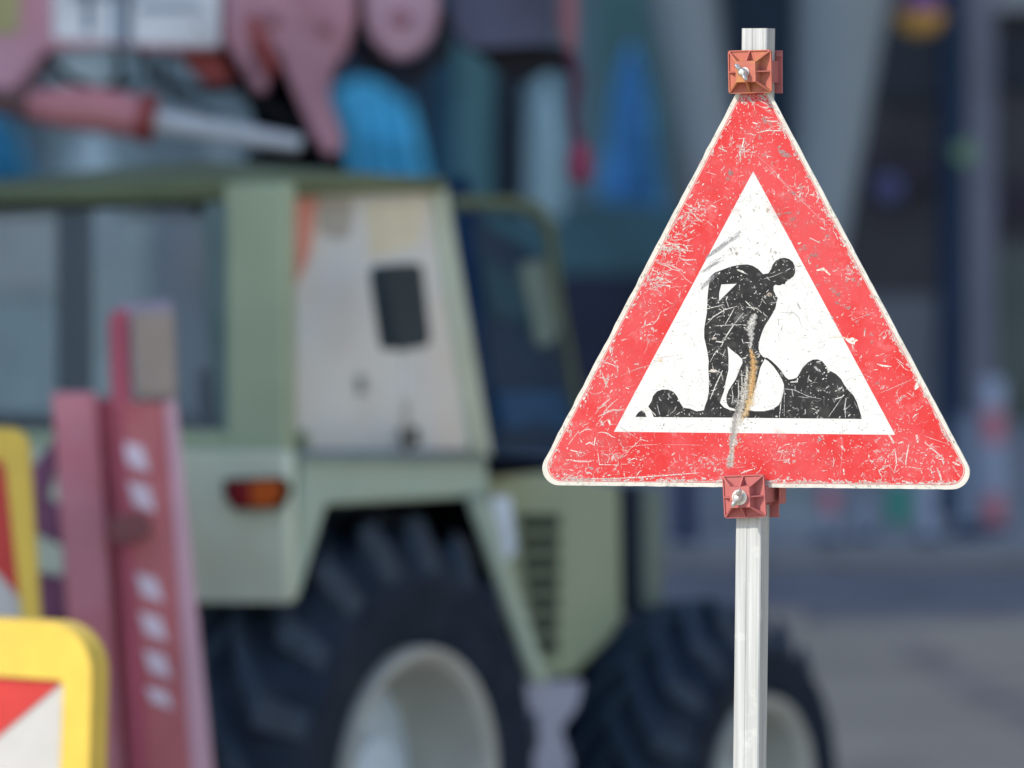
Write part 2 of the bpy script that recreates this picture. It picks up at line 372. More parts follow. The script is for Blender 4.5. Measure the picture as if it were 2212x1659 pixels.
def wheel(u, v, Rr, rr, w, parent, zc, nl=19, flip=1):
    wp = part('wheel', parent); c = T(u, v, zc)
    prof = [(rr, .06), (rr + .02, .015), (rr + .05, .0), ((rr + Rr) / 2, -.012), (Rr - .17, .006), (Rr - .11, .05), (Rr - .070, .10),
            (Rr - .042, w / 2), (Rr - .050, w - .06), (Rr - .085, w - .010), ((rr + Rr) / 2, w + .012), (rr + .05, w), (rr, w - .06)]
    mb = MB().lathe(c, TA, TF, UP, prof, 96, closed=True)
    mb.build('tyre', m_rub, wp, smooth=30); mb = MB()
    for sde in (0, 1):
        for k in range(nl):
            a0 = 2 * math.pi * (k + .5 * sde) / nl; sw = .46 * flip
            sec = []
            for t in (0, .35, .7, 1.0, 1.12, 1.3):
                vv = w / 2 + .02 - (w / 2 - .055) * min(t, 1.0)
                if t > 1.05: vv = .035
                if t > 1.2: vv = .004
                if sde: vv = w - vv
                ro = Rr - .02 * t if t <= 1 else (Rr - .085 if t < 1.2 else Rr - .165)
                ri = Rr - .085 if t <= 1 else (Rr - .15 if t < 1.2 else Rr - .19)
                an = a0 + sw * min(t, 1.0); hw = .050 + .026 * t
                sec.append([c + TA * vv + (TF * math.cos(an + s_ * hw * (.75 if r_ == ro else 1)) + UP * math.sin(an + s_ * hw * (.75 if r_ == ro else 1))) * r_ for r_, s_ in ((ri, -1), (ro, -1), (ro, 1), (ri, 1))])
            vs = [p for q_ in sec for p in q_]; fs = [[0, 1, 2, 3], [len(vs) - 1, len(vs) - 2, len(vs) - 3, len(vs) - 4]]
            for i in range(len(sec) - 1):
                for j in range(4):
                    fs.append([i * 4 + j, i * 4 + (j + 1) % 4, (i + 1) * 4 + (j + 1) % 4, (i + 1) * 4 + j])
            mb.add(vs, fs)
    mb.build('tread_lugs', m_lug, wp, smooth=30)
    pr = [(rr + .012, .01), (rr + .006, -.012), (rr - .012, -.016), (rr - .035, .0), (rr - .05, .05), (rr - .058, .24), (rr - .075, .27),
          (rr - .075, w - .1), (rr, w - .03), (rr + .008, w * .5), (rr + .006, .06)]
    MB().lathe(c, TA, TF, UP, pr, 96, closed=True).build('rim', m_rim, wp)
    MB().lathe(c, TA, TF, UP, [(rr - .055, .25), (rr * .8, .24), (rr * .5, .23), (rr * .38, .22), (rr * .34, .14), (rr * .3, .13), (.01, .13), (.01, .29), (rr - .055, .29)], 64, closed=True).build('disc', m_disc, wp)
    return wp
wheel(.05, 0, .765, .378, .50, tr, .785)
wheel(1.97, .0, .58, .285, .46, tr, .58)
wheel(.05, 1.6, .765, .395, .50, tr, .775)
wheel(1.97, 1.62, .58, .285, .46, tr, .58)
ax = MB(); ax.tube([T(0, .35, .76), T(0, 1.8, .76)], .09, 16); ax.tube([T(1.97, .35, .61), T(1.97, 1.8, .61)], .07, 16)
ax.build('axle', m_black, tr)
MB().box(T(.85, 1.05, .85), TF * 1.25, TA * .38, UP * .24).build('chassis', m_black, tr, bevel=.02)
MB().box(T(.22, .88, 1.19), TF * .70, TA * .34, UP * .40).build('arch_shade_box', m_black, tr)  # black box filling the wheel arch, standing in for its shade
MB().box(T(.32, .30, 1.625), TF * .72, TA * .25, UP * .012).build('arch_shade_box', m_black, tr)  # black sheet under the fender top, the arch shade continued

# rear face (plane u = -.55) and side fascia (plane v = 0)
ur = -.55
panel = [rear(-520, 1300, ur), rear(600, 1300, ur), rear(608, 965, ur), rear(-520, 955, ur)]
cr0 = side(621, 1302, 0.0)
sidep = [side(621, 1303, 0), side(708, 1092, 0), side(1018, 1074, 0), side(1062, 1090, 0), side(1052, 985, 0), side(636, 985, 0)]
# rear panel meets the side fascia at the corner
cor_lo, cor_hi = side(621, 1303, 0), side(630, 975, 0)
uc = (cor_lo - TO).dot(TF)
panel = [rear(-520, 1296, uc), cor_lo, T(uc, 0, (cor_hi.z)), rear(-520, 958, uc)]
MB().prism(panel, TF * .05).build('rear_panel', m_green, tr, bevel=.012)
sp2 = [p + TF * .052 if i in (0, 5) else p for i, p in enumerate(sidep)]
MB().prism(sp2, TA * .03).build('rear_fender', m_fend, tr, bevel=.012)
# arch strut that slants down in front of the rear wheel, in front of the hood
MB().prism([side(1024, 1076, -.045), side(1060, 1086, -.045), side(1190, 1478, -.045), side(1162, 1478, -.045)], TA * .03).build('fender_strut', m_fend, tr, bevel=.01)
# shelf (deck) on top of the panel
zd = cor_hi.z
# cab
CV = .16; CUR = uc + .04
m_glass = bpy.data.materials.new('cab_glass'); m_glass.use_nodes = True
def glassmat(m, col, fac, rough=.1):
    n, l = m.node_tree.nodes, m.node_tree.links; b = n['Principled BSDF']
    b.inputs['Base Color'].default_value = (*col, 1); b.inputs['Roughness'].default_value = rough
    tb_ = n.new('ShaderNodeBsdfTransparent'); mx = n.new('ShaderNodeMixShader'); mx.inputs[0].default_value = fac
    l.new(tb_.outputs[0], mx.inputs[1]); l.new(b.outputs[0], mx.inputs[2]); l.new(mx.outputs[0], n['Material Output'].inputs[0])
glassmat(m_glass, sc(104, 116, 126), .26, .25)
zr = P(0, 392, 15.4).z
# cab corner points
def rect_rear(x0, x1, y0, y1, u): return [rear(x0, y1, u), rear(x1, y1, u), rear(x1, y0, u), rear(x0, y0, u)]
MB().prism(rect_rear(484, 613, 395, 985, CUR), TF * .06).build('corner_pillar', m_green2, tr, bevel=.012)
MB().prism(rect_rear(-560, -500, 430, 960, CUR), TF * .06).build('corner_pillar', m_green2, tr, bevel=.012)
MB().prism(rect_rear(-500, 484, 930, 985, CUR), TF * .05).build('window_sill', m_green2, tr, bevel=.01)
MB().prism(rect_rear(-500, 484, 438, 450, CUR), TF * .05).build('window_header', m_black, tr)
MB().prism(rect_rear(-500, 484, 446, 932, CUR + .02), TF * .008).build('rear_window', m_glass, tr, smooth=0)
MB().prism(rect_rear(122, 180, 440, 930, CUR + 1.2), TF * .05).build('inner_pillar', mat('teal_pillar', sc(16, 46, 62), .6), tr)
MB().prism(rect_rear(420, 474, 790, 950, CUR + .35), TF * .3).build('seat', mat('seat_cloth', sc(10, 30, 66), .8), tr, bevel=.03)
MB().prism(rect_rear(410, 470, 446, 470, CUR + .1), TF * .1).build('wiper_motor', m_black, tr, bevel=.01)
MB().prism([rear(490, 440, CUR - .004), rear(440, 440, CUR - .004), rear(446, 700, CUR - .004), rear(470, 930, CUR - .004), rear(490, 930, CUR - .004)], TF * .02).build('window_trim', mat('teal_trim', sc(72, 92, 96), .5), tr)
# lining seen through the rear window
# side: glass and pillars
m_side = mat('painted_reflection_glass', sc(174, 180, 184), .25, var=.1, scale=2.2, dirt=sc(184, 172, 160), dirt_amt=.7, dirt_scale=1.6)  # bright reflection painted into the pane: pale base with beige patches
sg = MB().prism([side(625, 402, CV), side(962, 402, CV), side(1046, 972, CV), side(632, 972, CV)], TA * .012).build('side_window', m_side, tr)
MB().prism([side(614, 428, CV - .004), side(688, 428, CV - .004), side(668, 560, CV - .004), side(640, 618, CV - .004), side(626, 600, CV - .004)], TA * .003).build('orange_reflection_patch', mat('orange_reflection_patch', sc(176, 118, 108), .5), tr)  # this and the next two: reflections in the glass painted as colour patches
MB().prism([side(690, 430, CV - .004), side(765, 430, CV - .004), side(758, 505, CV - .004), side(735, 520, CV - .004), side(690, 500, CV - .004)], TA * .003).build('grey_reflection_patch', mat('grey_reflection_patch', sc(138, 138, 134), .5), tr)
MB().prism([side(790, 440, CV - .003), side(915, 440, CV - .003), side(905, 530, CV - .003), side(800, 560, CV - .003)], TA * .002).build('beige_reflection_patch', mat('beige_reflection_patch', sc(188, 180, 164), .5), tr)
MB().prism([side(945, 396, CV - .03), side(966, 396, CV - .03), side(1066, 985, CV - .03), side(1036, 985, CV - .03)], TA * .09).build('slanting_pillar', m_green, tr, bevel=.01)
MB().prism([side(613, 390, CV - .02), side(640, 390, CV - .02), side(645, 984, CV - .02), side(613, 984, CV - .02)], TA * .06).build('side_pillar', m_green2, tr, bevel=.01)
MB().prism(rounded([side(866, 925, CV - .01), side(884, 922, CV - .01), side(887, 962, CV - .01), side(868, 965, CV - .01)], .008), -TA * .03).build('door_handle', m_black, tr, bevel=.004)
MB().prism([side(640, 930, CV - .03), side(656, 930, CV - .03), side(660, 970, CV - .03), side(644, 970, CV - .03)], -TA * .02).build('hinge', m_green2, tr, bevel=.004)
MB().prism([side(770, 812, CV - .004), side(784, 812, CV - .004), side(788, 850, CV - .004), side(774, 850, CV - .004)], -TA * .01).build('window_catch', mat('catch_grey', sc(118, 124, 124), .5), tr)
MB().prism([side(645, 986, -.012), side(1048, 986, -.012), side(1048, 1004, -.012), side(645, 1000, -.012)], TA * .01).build('panel_seam', mat('seam_grey', sc(104, 118, 114), .6), tr)
# roof: traced along its two eaves
ra, rb, rc = rear(618, 377, CUR - .06), rear(-560, 445, CUR - .06), side(968, 386, CV - .06)
rcn = side(618, 377, CV - .06)
rf = MB()
top = [T((rcn - TO).dot(TF), CV - .06, rcn.z), T((rc - TO).dot(TF), CV - .06, rc.z)]
w_ = 1.9
def eave(u, v, zt, zb): return T(u, v, zt), T(u, v, zb)
u0 = (rcn - TO).dot(TF); u1 = (rc - TO).dot(TF)
zc_ = rcn.z
A = [T(u0, CV - .06, zc_), T(u1, CV - .06, rc.z), T(u1, CV + w_, rc.z - .06), T(u0, CV + w_, zc_ - .10)]
mid = T((u0 + u1) / 2, CV + .5, zc_ + .035)
low = [p - UP * h for p, h in zip(A, (.06, .035, .05, .085))]
rf.add(A + low + [mid], [[0, 1, 8], [1, 2, 8], [2, 3, 8], [3, 0, 8], [4, 5, 6, 7], [0, 1, 5, 4], [1, 2, 6, 5], [2, 3, 7, 6], [3, 0, 4, 7]])
rf.build('roof', m_olive, tr, bevel=.015)
MB().prism([T(u0 + .05, CV + .04, 1.72), T(u1, CV + .04, 1.72), T(u1, CV + 1.7, 1.72), T(u0 + .05, CV + 1.7, 1.72)], UP * .04).build('cab_floor', m_black, tr)
# tail light
tl = MB().prism([rear(494, 1034, uc - .004), rear(618, 1030, uc - .004), rear(636, 1056, uc - .004), rear(616, 1098, uc - .004), rear(516, 1100, uc - .004), rear(494, 1070, uc - .004)], -TF * .03).build('tail_light', m_black, tr, bevel=.008)
MB().prism([rear(498, 1040, uc - .036), rear(546, 1038, uc - .036), rear(546, 1094, uc - .036), rear(518, 1094, uc - .036), rear(498, 1066, uc - .036)], -TF * .015).build('red_lens', mat('red_lens', (.20, .008, .014), .3), tl, bevel=.004)
MB().prism([rear(547, 1038, uc - .036), rear(602, 1036, uc - .036), rear(612, 1060, uc - .036), rear(596, 1092, uc - .036), rear(547, 1094, uc - .036)], -TF * .015).build('amber_lens', mat('amber_lens', (.50, .095, .012), .3), tl, bevel=.004)
# mirror
mv = -.12
mm = MB().prism(rounded([side(828, 575, mv), side(912, 568, mv), side(932, 748, mv), side(855, 758, mv)], .03), TA * .05).build('wing_mirror', mat('mirror_shell', sc(32, 44, 52), .5, var=.1), tr, bevel=.01)
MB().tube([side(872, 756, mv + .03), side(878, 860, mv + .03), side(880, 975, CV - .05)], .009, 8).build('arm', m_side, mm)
# hood with grille
HV = .34
hood = [side(1040, 996, HV), side(1346, 1046, HV), side(1352, 1335, HV), side(1330, 1380, HV), side(1250, 1462, HV), side(1150, 1468, HV), side(1060, 1200, HV)]
MB().prism(hood, TA * 1.15).build('hood', m_green2, tr, bevel=.03)
hb = [side(1037, 996, HV), side(1057, 1200, HV), side(1147, 1470, HV)]
MB().prism(hb + [p - TF * .03 for p in reversed(hb)], TA * 1.15).build('arch_dark_sheet', m_black, tr)  # black sheet over the green hood end, painting the arch shade behind the wheel
hl = [side(1124, 1106, HV - .006), side(1210, 1106, HV - .006), side(1206, 1425, HV - .006), side(1162, 1425, HV - .006), side(1128, 1200, HV - .006)]
gr = MB().prism(hl, TA * .004).build('grille', mat('grille_dark', sc(14, 28, 26), .8), tr, smooth=0)
for k in range(8):
    y = 1104 + k * 43.5
    x0 = 1122 if y < 1220 else 1122 + (y - 1220) * .17
    MB().prism([side(x0, y, HV - .02), side(1213, y - 2, HV - .02), side(1213, y + 9, HV - .02), side(x0, y + 11, HV - .02)], TA * .012).build('louvre', m_green2, gr, bevel=.003)
MB().prism([side(1062, 1072, -.05), side(1102, 1072, -.05), side(1116, 1190, -.05), side(1094, 1210, -.05)], TA * .003).build('white_sticker', mat('white_label', sc(160, 176, 200), .5), tr)
MB().prism([side(1356, 1046, HV + .02), side(1396, 1050, HV + .02), side(1396, 1330, HV + .02), side(1360, 1320, HV + .02)], TA * .9).build('front_grille', mat('front_dark', sc(18, 30, 46), .6), tr)
MB().prism([side(1398, 1048, HV + .0), side(1432, 1056, HV + .0), side(1432, 1310, HV + .0), side(1398, 1316, HV + .0)], TA * 1.0).build('front_cowl', mat('cowl_paint', sc(88, 102, 98), .5), tr, bevel=.01)
# windscreen side behind pillar, and tubular mirror frame on the far front corner
FV = .95
MB().tube([side(985, 437, FV), side(1120, 440, FV), side(1160, 452, FV), side(1184, 490, FV), side(1196, 560, FV), side(1206, 640, FV), side(1236, 800, FV), side(1262, 960, FV)], [.021, .021, .021, .021, .017, .012, .011, .011], 12).build('tube_frame', m_olive, tr)
MB().prism(rounded([side(1128, 570, FV + .03), side(1206, 556, FV + .03), side(1212, 700, FV + .03), side(1196, 742, FV + .03), side(1166, 748, FV + .03)], .02), TA * .03).build('far_mirror', mat('mirror_back', sc(96, 114, 112), .5), tr, bevel=.008)
MB().prism([side(1080, 985, 1.0), side(1255, 960, 1.0), side(1180, 560, 1.0), side(1020, 470, 1.0)], TA * .01).build('windscreen', mat('windscreen_tint', sc(18, 44, 68), .5), tr)
MB().prism([side(1080, 846, .98), side(1214, 846, .98), side(1234, 926, .98), side(1086, 926, .98)], TA * .012).build('blue_patch', mat('blue_patch_paint', sc(22, 62, 98), .5, var=.3, scale=8), tr)  # lighter blue patch added low on the windscreen to mottle it
MB().prism([side(1040, 560, .99), side(1120, 600, .99), side(1150, 700, .99), side(1060, 680, .99)], TA * .006).build('teal_patch', mat('teal_patch_paint', sc(24, 58, 74), .5), tr)  # teal patch added to mottle the windscreen
MB().prism([side(1010, 380, 1.55), side(1262, 985, 1.55), side(1040, 985, 1.55)], TA * .06).build('far_dash', mat('navy_seat', sc(12, 44, 80), .7), tr)
# tank / step between wheels
MB().prism(rounded([side(1068, 1486, .10), side(1262, 1470, .10), side(1246, 1530, .10), side(1212, 1575, .10), side(1236, 1650, .10), side(1200, 1760, .10), side(1110, 1760, .10), side(1102, 1640, .10), side(1118, 1590, .10), side(1082, 1550, .10)], .015), TA * .4).build('fuel_tank', mat('lavender_tank', sc(126, 134, 156), .5), tr, bevel=.02)
MB().prism([side(1104, 1580, .085), side(1130, 1575, .085), side(1128, 1640, .085), side(1104, 1640, .085)], TA * .01).build('tank_bracket', m_black, tr)

# ------------------------------------------------------------------ red machine with lifting arm, behind the cab
RD = 18.2
m_red = mat('faded_red_paint', sc(158, 120, 138), 0.4, var=.12, scale=2.5, dirt=sc(150, 92, 96), dirt_amt=.35, dirt_scale=3)
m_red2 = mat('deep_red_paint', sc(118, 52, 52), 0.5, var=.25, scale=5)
rm = thing('lifting_machine', (P(300, 0, RD).x, RD + .6, 0), 'faded red lifting machine with white label and silver piston rod, above and behind the tractor', 'construction machine')
YB = Vector((0, 1, 0))
def pp(pts, d): return [P(x, y, d) for x, y in pts]
def pl(name, pts, d, th, m, parent=None, bevel=.02): return MB().prism(pp(pts, d), YB * th).build(name, m, parent or rm, bevel=bevel)
bx = pl('boom_box', [(-1300, -330), (480, -330), (482, 106), (350, 112), (240, 100), (100, 108), (20, 210), (-60, 232), (-1300, 232)], RD, .6, m_red)
MB().prism(pp([(116, -30), (476, -30), (472, 98), (360, 96), (255, 92), (116, 84)], RD - .006), YB * .004).build('white_label', mat('white_label', sc(180, 194, 214), .5), bx)
for (x0, x1, y0, y1, c_) in ((182, 200, -20, 70, (88, 104, 124)), (240, 252, -20, 88, (120, 136, 158)), (262, 284, -20, 98, (72, 84, 104)), (300, 440, 8, 24, (112, 128, 150)), (150, 300, -18, -4, (110, 124, 146))):
    MB().prism(pp([(x0, y1), (x1, y1), (x1, y0), (x0, y0)], RD - .012), YB * .004).build('label_print', mat('label_print', sc(*c_), .6), bx, smooth=0)
MB().prism(pp([(-90, -30), (44, -30), (40, 72), (-90, 76)], RD - .006), YB * .004).build('yellow_label', mat('yellow_label', sc(136, 134, 98), .5), bx)
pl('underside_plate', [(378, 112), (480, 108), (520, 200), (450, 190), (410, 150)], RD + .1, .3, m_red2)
pl('arm_gap_shade', [(520, 185), (430, 112), (560, 100), (690, 200), (730, 330), (745, 372), (540, 372), (525, 330), (640, 310), (560, 296)], RD + .25, .4, m_black)  # black block standing in for the deep shadow under the arm
pl('lifting_arm', [(478, -330), (765, -330), (768, 40), (748, 110), (716, 150), (706, 205), (738, 300), (728, 334), (704, 338), (672, 290), (630, 190), (600, 120), (560, 60), (540, 110), (582, 186), (566, 204), (548, 196), (505, 120), (486, 90)], RD - .05, .3, mat('arm_red_paint', sc(144, 108, 124), .45, var=.2, scale=4, dirt=sc(112, 66, 70), dirt_amt=.6, dirt_scale=5), bevel=.03)
pl('arm_painted_shadow', [(530, 40), (552, 30), (600, 150), (585, 170), (560, 120)], RD - .066, .02, m_red2, bevel=.004)  # deep red strip painted as a shadow on the arm
a_ = P(865, -20, RD)
MB().prism(pp(rounded([(782, -330, 0), (945, -330, 0), (946, 50, 0), (906, 118, 0), (862, 136, 0), (812, 112, 0), (784, 50, 0)], 20) and [(782, -330), (945, -330), (948, 30), (934, 80), (906, 112), (868, 132), (830, 118), (800, 84), (784, 40)], RD + .05), YB * .35).build('counter_arm', mat('mauve_red_paint', sc(150, 122, 140), .4), rm, bevel=.05)
pl('arm_link', [(750, 80), (800, 90), (862, 142), (930, 120), (950, 60), (965, 20), (975, 120), (900, 180), (840, 175), (790, 160), (770, 130)], RD + .3, .2, mat('dark_link', sc(24, 26, 48), .6))
mo = pl('hydraulic_motor', [(968, -330), (1190, -330), (1196, 96), (1000, 108), (968, 60)], RD + .2, .5, mat('motor_grey', sc(62, 66, 88), .5, var=.2))
MB().prism(pp([(1020, 108), (1230, 96), (1250, 160), (1180, 150), (1130, 180), (1070, 150)], RD + .3), YB * .3).build('motor_flange', mat('flange_black', sc(8, 10, 20), .6), mo)
s = RD / FPX
MB().tube([P(-90, 200, RD - .02), P(20, 222, RD - .02), P(95, 236, RD - .02)], [22 * s, 30 * s, 34 * s], 16).build('cylinder_mount', mat('mount_brown', sc(84, 64, 66), .6), rm)
MB().tube([P(60, 226, RD - .05), P(110, 232, RD - .05), P(200, 236, RD - .05), P(320, 258, RD - .05)], [30 * s, 42 * s, 50 * s, 46 * s], 28).build('hydraulic_cylinder', mat('cylinder_red', sc(158, 106, 114), .35, var=.15, scale=5), rm)
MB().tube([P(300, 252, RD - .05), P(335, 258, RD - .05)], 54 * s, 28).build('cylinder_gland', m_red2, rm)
MB().tube([P(325, 258, RD - .05), P(500, 286, RD - .05), P(650, 312, RD - .05)], [28 * s, 24 * s, 17 * s], 24).build('piston_rod', mat('rod_steel', sc(150, 158, 168), .4, var=.05), rm)
MB().tube([P(684, 290, RD + .1), P(700, 325, RD + .1)], 26 * s, 16).build('rod_pin', m_black, rm)
pl('lug', [(668, 290), (690, 282), (744, 290), (740, 325), (680, 325)], RD + .12, .12, mat('lug_grey', sc(86, 84, 96), .5))
m_hose = mat('black_hose', (.006, .008, .012), .5)
for pts, w in (([(92, 118), (150, 170), (212, 196), (300, 176)], 9), ([(250, 100), (262, 150), (240, 200), (180, 224)], 9), ([(300, 108), (330, 170), (420, 196), (520, 188)], 11), ([(360, 112), (352, 160), (380, 220), (470, 250)], 7),
               ([(520, 200), (600, 240), (660, 300), (720, 352)], 14), ([(772, -40), (778, 60), (812, 142), (880, 168), (948, 120), (962, 20)], 12)):
    MB().tube([P(x, y, RD + .08) for x, y in pts], w * s, 10).build('hose', m_hose, rm)
for x, y, w in ((590, 40, 16), (866, 40, 20), (700, 60, 12), (430, 60, 7), (540, 150, 8)):
    c_ = P(x, y, RD - .055); MB().lathe(c_, -YB, (1, 0, 0), UP, [(w * s, 0), (w * s, .02), (w * s * .6, .03)], 18).build('pin', mat('pin_paint', sc(122, 84, 96), .5), rm)
# chain and hook
MB().tube([P(1226, -330, RD - .1), P(1226, 60, RD - .1), P(1232, 110, RD - .1)], [22 * s, 24 * s, 12 * s], 14).build('hose', mat('hose_red', sc(112, 80, 92), .6), rm)
hk = MB()
hk.tube([P(1232, 110, RD - .1), P(1246, 170, RD - .1), P(1236, 250, RD - .1), P(1248, 310, RD - .1)], [10 * s, 14 * s, 10 * s, 12 * s], 12)
hk.build('chain', mat('chain_red', sc(66, 32, 52), .6), rm)
hc = P(1252, 352, RD - .1)
MB().lathe(hc, UP, Vector((1, 0, 0)), YB, [(.006, .07), (.03, .06), (.045, 0), (.036, -.05), (.01, -.07)], 20).build('hook', mat('hook_red', sc(104, 46, 72), .5), rm)
# carrier of the machine, hidden behind the tractor
cx = P(-900, 0, RD).x
MB().abox(cx - .7, cx + .7, RD + .1, RD + 1.0, .9, 2.75).build('turret', m_red, rm, bevel=.05)
MB().abox(cx - 1.6, cx + .9, RD - .2, RD + 1.5, .5, .9).build('carrier', m_black, rm, bevel=.04)
for dx_ in (-1.1, .45):
    MB().lathe((cx + dx_, RD - .5, .5), YB, (1, 0, 0), (0, 0, 1), [(.2, .28), (.24, 0), (.45, .0), (.5, .05), (.5, .28), (.45, .3), (.2, .29)], 40, closed=True).build('wheel', m_rub, rm)

# ------------------------------------------------------------------ red mast in front of the tractor
MD = 14.3
mk = thing('red_mast', (P(330, 0, MD).x, MD + .1, 0), 'leaning faded red steel mast with a column of slanted white marks, before the tractor', 'mast')
m_mast = mat('mast_red_paint', sc(162, 110, 122), 0.42, var=.1, scale=5, dirt=sc(156, 80, 90), dirt_amt=.5, dirt_scale=4)
m_mastd = mat('mast_dark_red', sc(136, 66, 84), 0.5, var=.15, scale=5)
m_lil = mat('mast_lilac', sc(164, 134, 150), 0.4, var=.05)
def ext(x0, y0, x1, y1, y): return x0 + (x1 - x0) * (y - y0) / (y1 - y0)
yb = HOR + EYE.z * FPX / MD       # row where the mast meets the ground
def leg(xa0, xa1, ya, xb0, xb1, yb_, d, th, name, m):
    return MB().prism(pp([(xa0, ya), (xa1, ya), (ext(xa1, ya, xb1, yb_, yb), yb), (ext(xa0, ya, xb0, yb_, yb), yb)], d), YB * th).build(name, m, mk, bevel=.008)
leg(110, 206, 849, 166, 268, 1659, MD + .05, .08, 'left_beam', m_mast)
leg(206, 240, 862, 262, 300, 1659, MD + .09, .05, 'web_plate', m_mastd)
fb = leg(240, 352, 868, 278, 408, 1659, MD, .07, 'front_beam', mat('beam_red_paint', sc(150, 88, 94), .45, var=.12, scale=6, dirt=sc(140, 62, 72), dirt_amt=.6, dirt_scale=5))
leg(352, 378, 862, 408, 458, 1659, MD + .015, .05, 'edge_flange', m_lil)
leg(246, 262, 872, 284, 318, 1659, MD - .012, .01, 'groove_plate', m_mastd)
pl('upper_beam', [(234, 690), (250, 668), (278, 668), (284, 880), (240, 880)], MD + .01, .05, m_mastd, mk, bevel=.006)
pl('top_cap', [(248, 655), (366, 650), (372, 678), (250, 690)], MD + .012, .05, mat('cap_mauve', sc(116, 112, 132), .5), mk, bevel=.006)
pl('grey_box', [(284, 676), (374, 672), (380, 858), (292, 862)], MD - .01, .06, mat('grey_box_paint', sc(122, 114, 110), .6), mk, bevel=.01)
wm = mat('white_marks', sc(178, 168, 184), .5)
for mx_, my_, hh in ((293, 986, 27), (306, 1072, 27), (322, 1268, 25), (331, 1353, 25), (340, 1434, 25), (344, 1506, 18)):
    MB().prism(pp([(mx_ - 30, my_ - hh - 6), (mx_ + 16, my_ - hh + 6), (mx_ + 30, my_ + hh + 8), (mx_ - 16, my_ + hh - 8)], MD - .004), YB * .003).build('white_mark', wm, fb, smooth=0)
pl('latch', [(232, 1122), (300, 1108), (330, 1130), (320, 1160), (262, 1180), (236, 1170)], MD - .04, .04, mat('latch_brown', sc(104, 66, 70), .6), mk, bevel=.006)
pl('side_bracket', [(60, 1020), (116, 950), (122, 1010), (96, 1080), (130, 1100), (134, 1180), (70, 1150), (60, 1240), (140, 1250), (142, 1340), (40, 1340)], MD + .2, .12, mat('bracket_mauve', sc(104, 70, 98), .5, var=.3, scale=8), mk, bevel=.01)
fpz = P(300, yb, MD)
MB().abox(fpz.x - .3, fpz.x + .3, MD - .2, MD + .35, 0, .04).build('foot_plate', m_mastd, mk, bevel=.008)

# ------------------------------------------------------------------ yellow framed warning boards
m_yel = mat('yellow_plastic', (.70, .49, .085), .5, var=.05, scale=20, dirt=(.60, .42, .10), dirt_amt=.4, dirt_scale=12)
m_bred = mat('board_red', (.52, .05, .045), .5, var=.05, scale=20)
m_bwhite = mat('board_white', (.50, .49, .47), .5, var=.04, scale=20)
m_rubf = mat('recycled_rubber', (.05, .05, .052), .9, var=.3, scale=30, bump=.5, bscale=90)
def board(d, outer, inner, red, white, label, yaw, rr, th=.055):
    c = P(outer[1][0], outer[1][1], d); nrm = Vector((math.sin(R(yaw)), -math.cos(R(yaw)), 0)); tx = Vector((math.cos(R(yaw)), math.sin(R(yaw)), 0))
    q = lambda x, y, off: on_plane(x, y, c + nrm * off, nrm)
    lo = rounded([q(x, y, 0) for x, y in outer], rr[0]); li = rounded([q(x, y, 0) for x, y in inner], rr[1])
    cen = q(sum(p[0] for p in outer) / 4, 1500, 0)
    t = thing('warning_board', (cen.x, cen.y, 0), label, 'warning board')
    MB().holed([lo, li], -nrm * th).build('frame', m_yel, t, bevel=.012)
    MB().prism([q(x, y, -.016) for x, y in inner], -nrm * .01).build('back_panel', m_bwhite, t, smooth=0)
    MB().prism([q(x, y, -.012) for x, y in red], -nrm * .002).build('red_stripe', m_bred, t, smooth=0)
    for k in range(1, 5):          # the stripes go on down the board, below the picture
        dy = 300 * k
    pts = [q(x, y, 0) for x, y in outer]; zb = min(p.z for p in pts)
    for f in (.12, .88):
        a = pts[3].lerp(pts[2], f)
        MB().box((a.x - nrm.x * .03, a.y - nrm.y * .03, (zb + .05) / 2 + .03), tx * .02, nrm * .02, UP * ((zb + .05) / 2 - .02)).build('leg', mat('galvanised', (.5, .5, .5), .4, .6), t)
        MB().box((a.x - nrm.x * .03, a.y - nrm.y * .03, .05), tx * .1, nrm * .3, UP * .05).build('foot', m_rubf, t, bevel=.01)
    return t
board(11.5, [(-560, 1310), (200, 1350), (176, 2250), (-560, 2250)], [(-500, 1430), (136, 1470), (112, 2150), (-500, 2150)],
      [(-500, 1430), (135, 1472), (-500, 2010)], None, 'sunlit yellow framed board with red and white diagonal stripes in the lower left corner', -27, (.10, .015), .07)
board(13.25, [(-700, 915), (58, 925), (121, 1900), (-640, 1900)], [(-650, 975), (9, 990), (98, 1800), (-600, 1800)],
      [(-650, 975), (9, 990), (43, 1292), (-60, 1175), (-400, 900 + 75)], None, 'shaded yellow framed red board at the left edge, behind the sunlit one', -2, (.05, .03))

# ------------------------------------------------------------------ the road works sign (traced in source pixels, 2972 wide)
K = 2212 / 2972.0
TH = R(21.4)
SN = Vector((-math.sin(TH), -math.cos(TH), 0)); ST = Vector((math.cos(TH), -math.sin(TH), 0))
C0 = P(1628, 700, 8.06)
def S(x, y, off=0.0): return on_plane(x * K, y * K, C0 + SN * off, SN)
def SL(lst, off=0.0): return [S(x, y, off) for x, y in lst]
m_plate = mat('plate_cream', (.54, .52, .46), .6, spec=.2, var=.1, scale=60, dirt=(.42, .40, .34), dirt_amt=.6, dirt_scale=70)
m_signw = mat('sign_white', (.565, .555, .53), .6, spec=.2, var=.02, scale=30, dirt=(.62, .61, .56), dirt_amt=.35, dirt_scale=38)
m_blk = mat('sign_black', (.012, .012, .013), .6, spec=.25, var=.3, scale=40, dirt=(.04, .038, .035), dirt_amt=.8, dirt_scale=60)
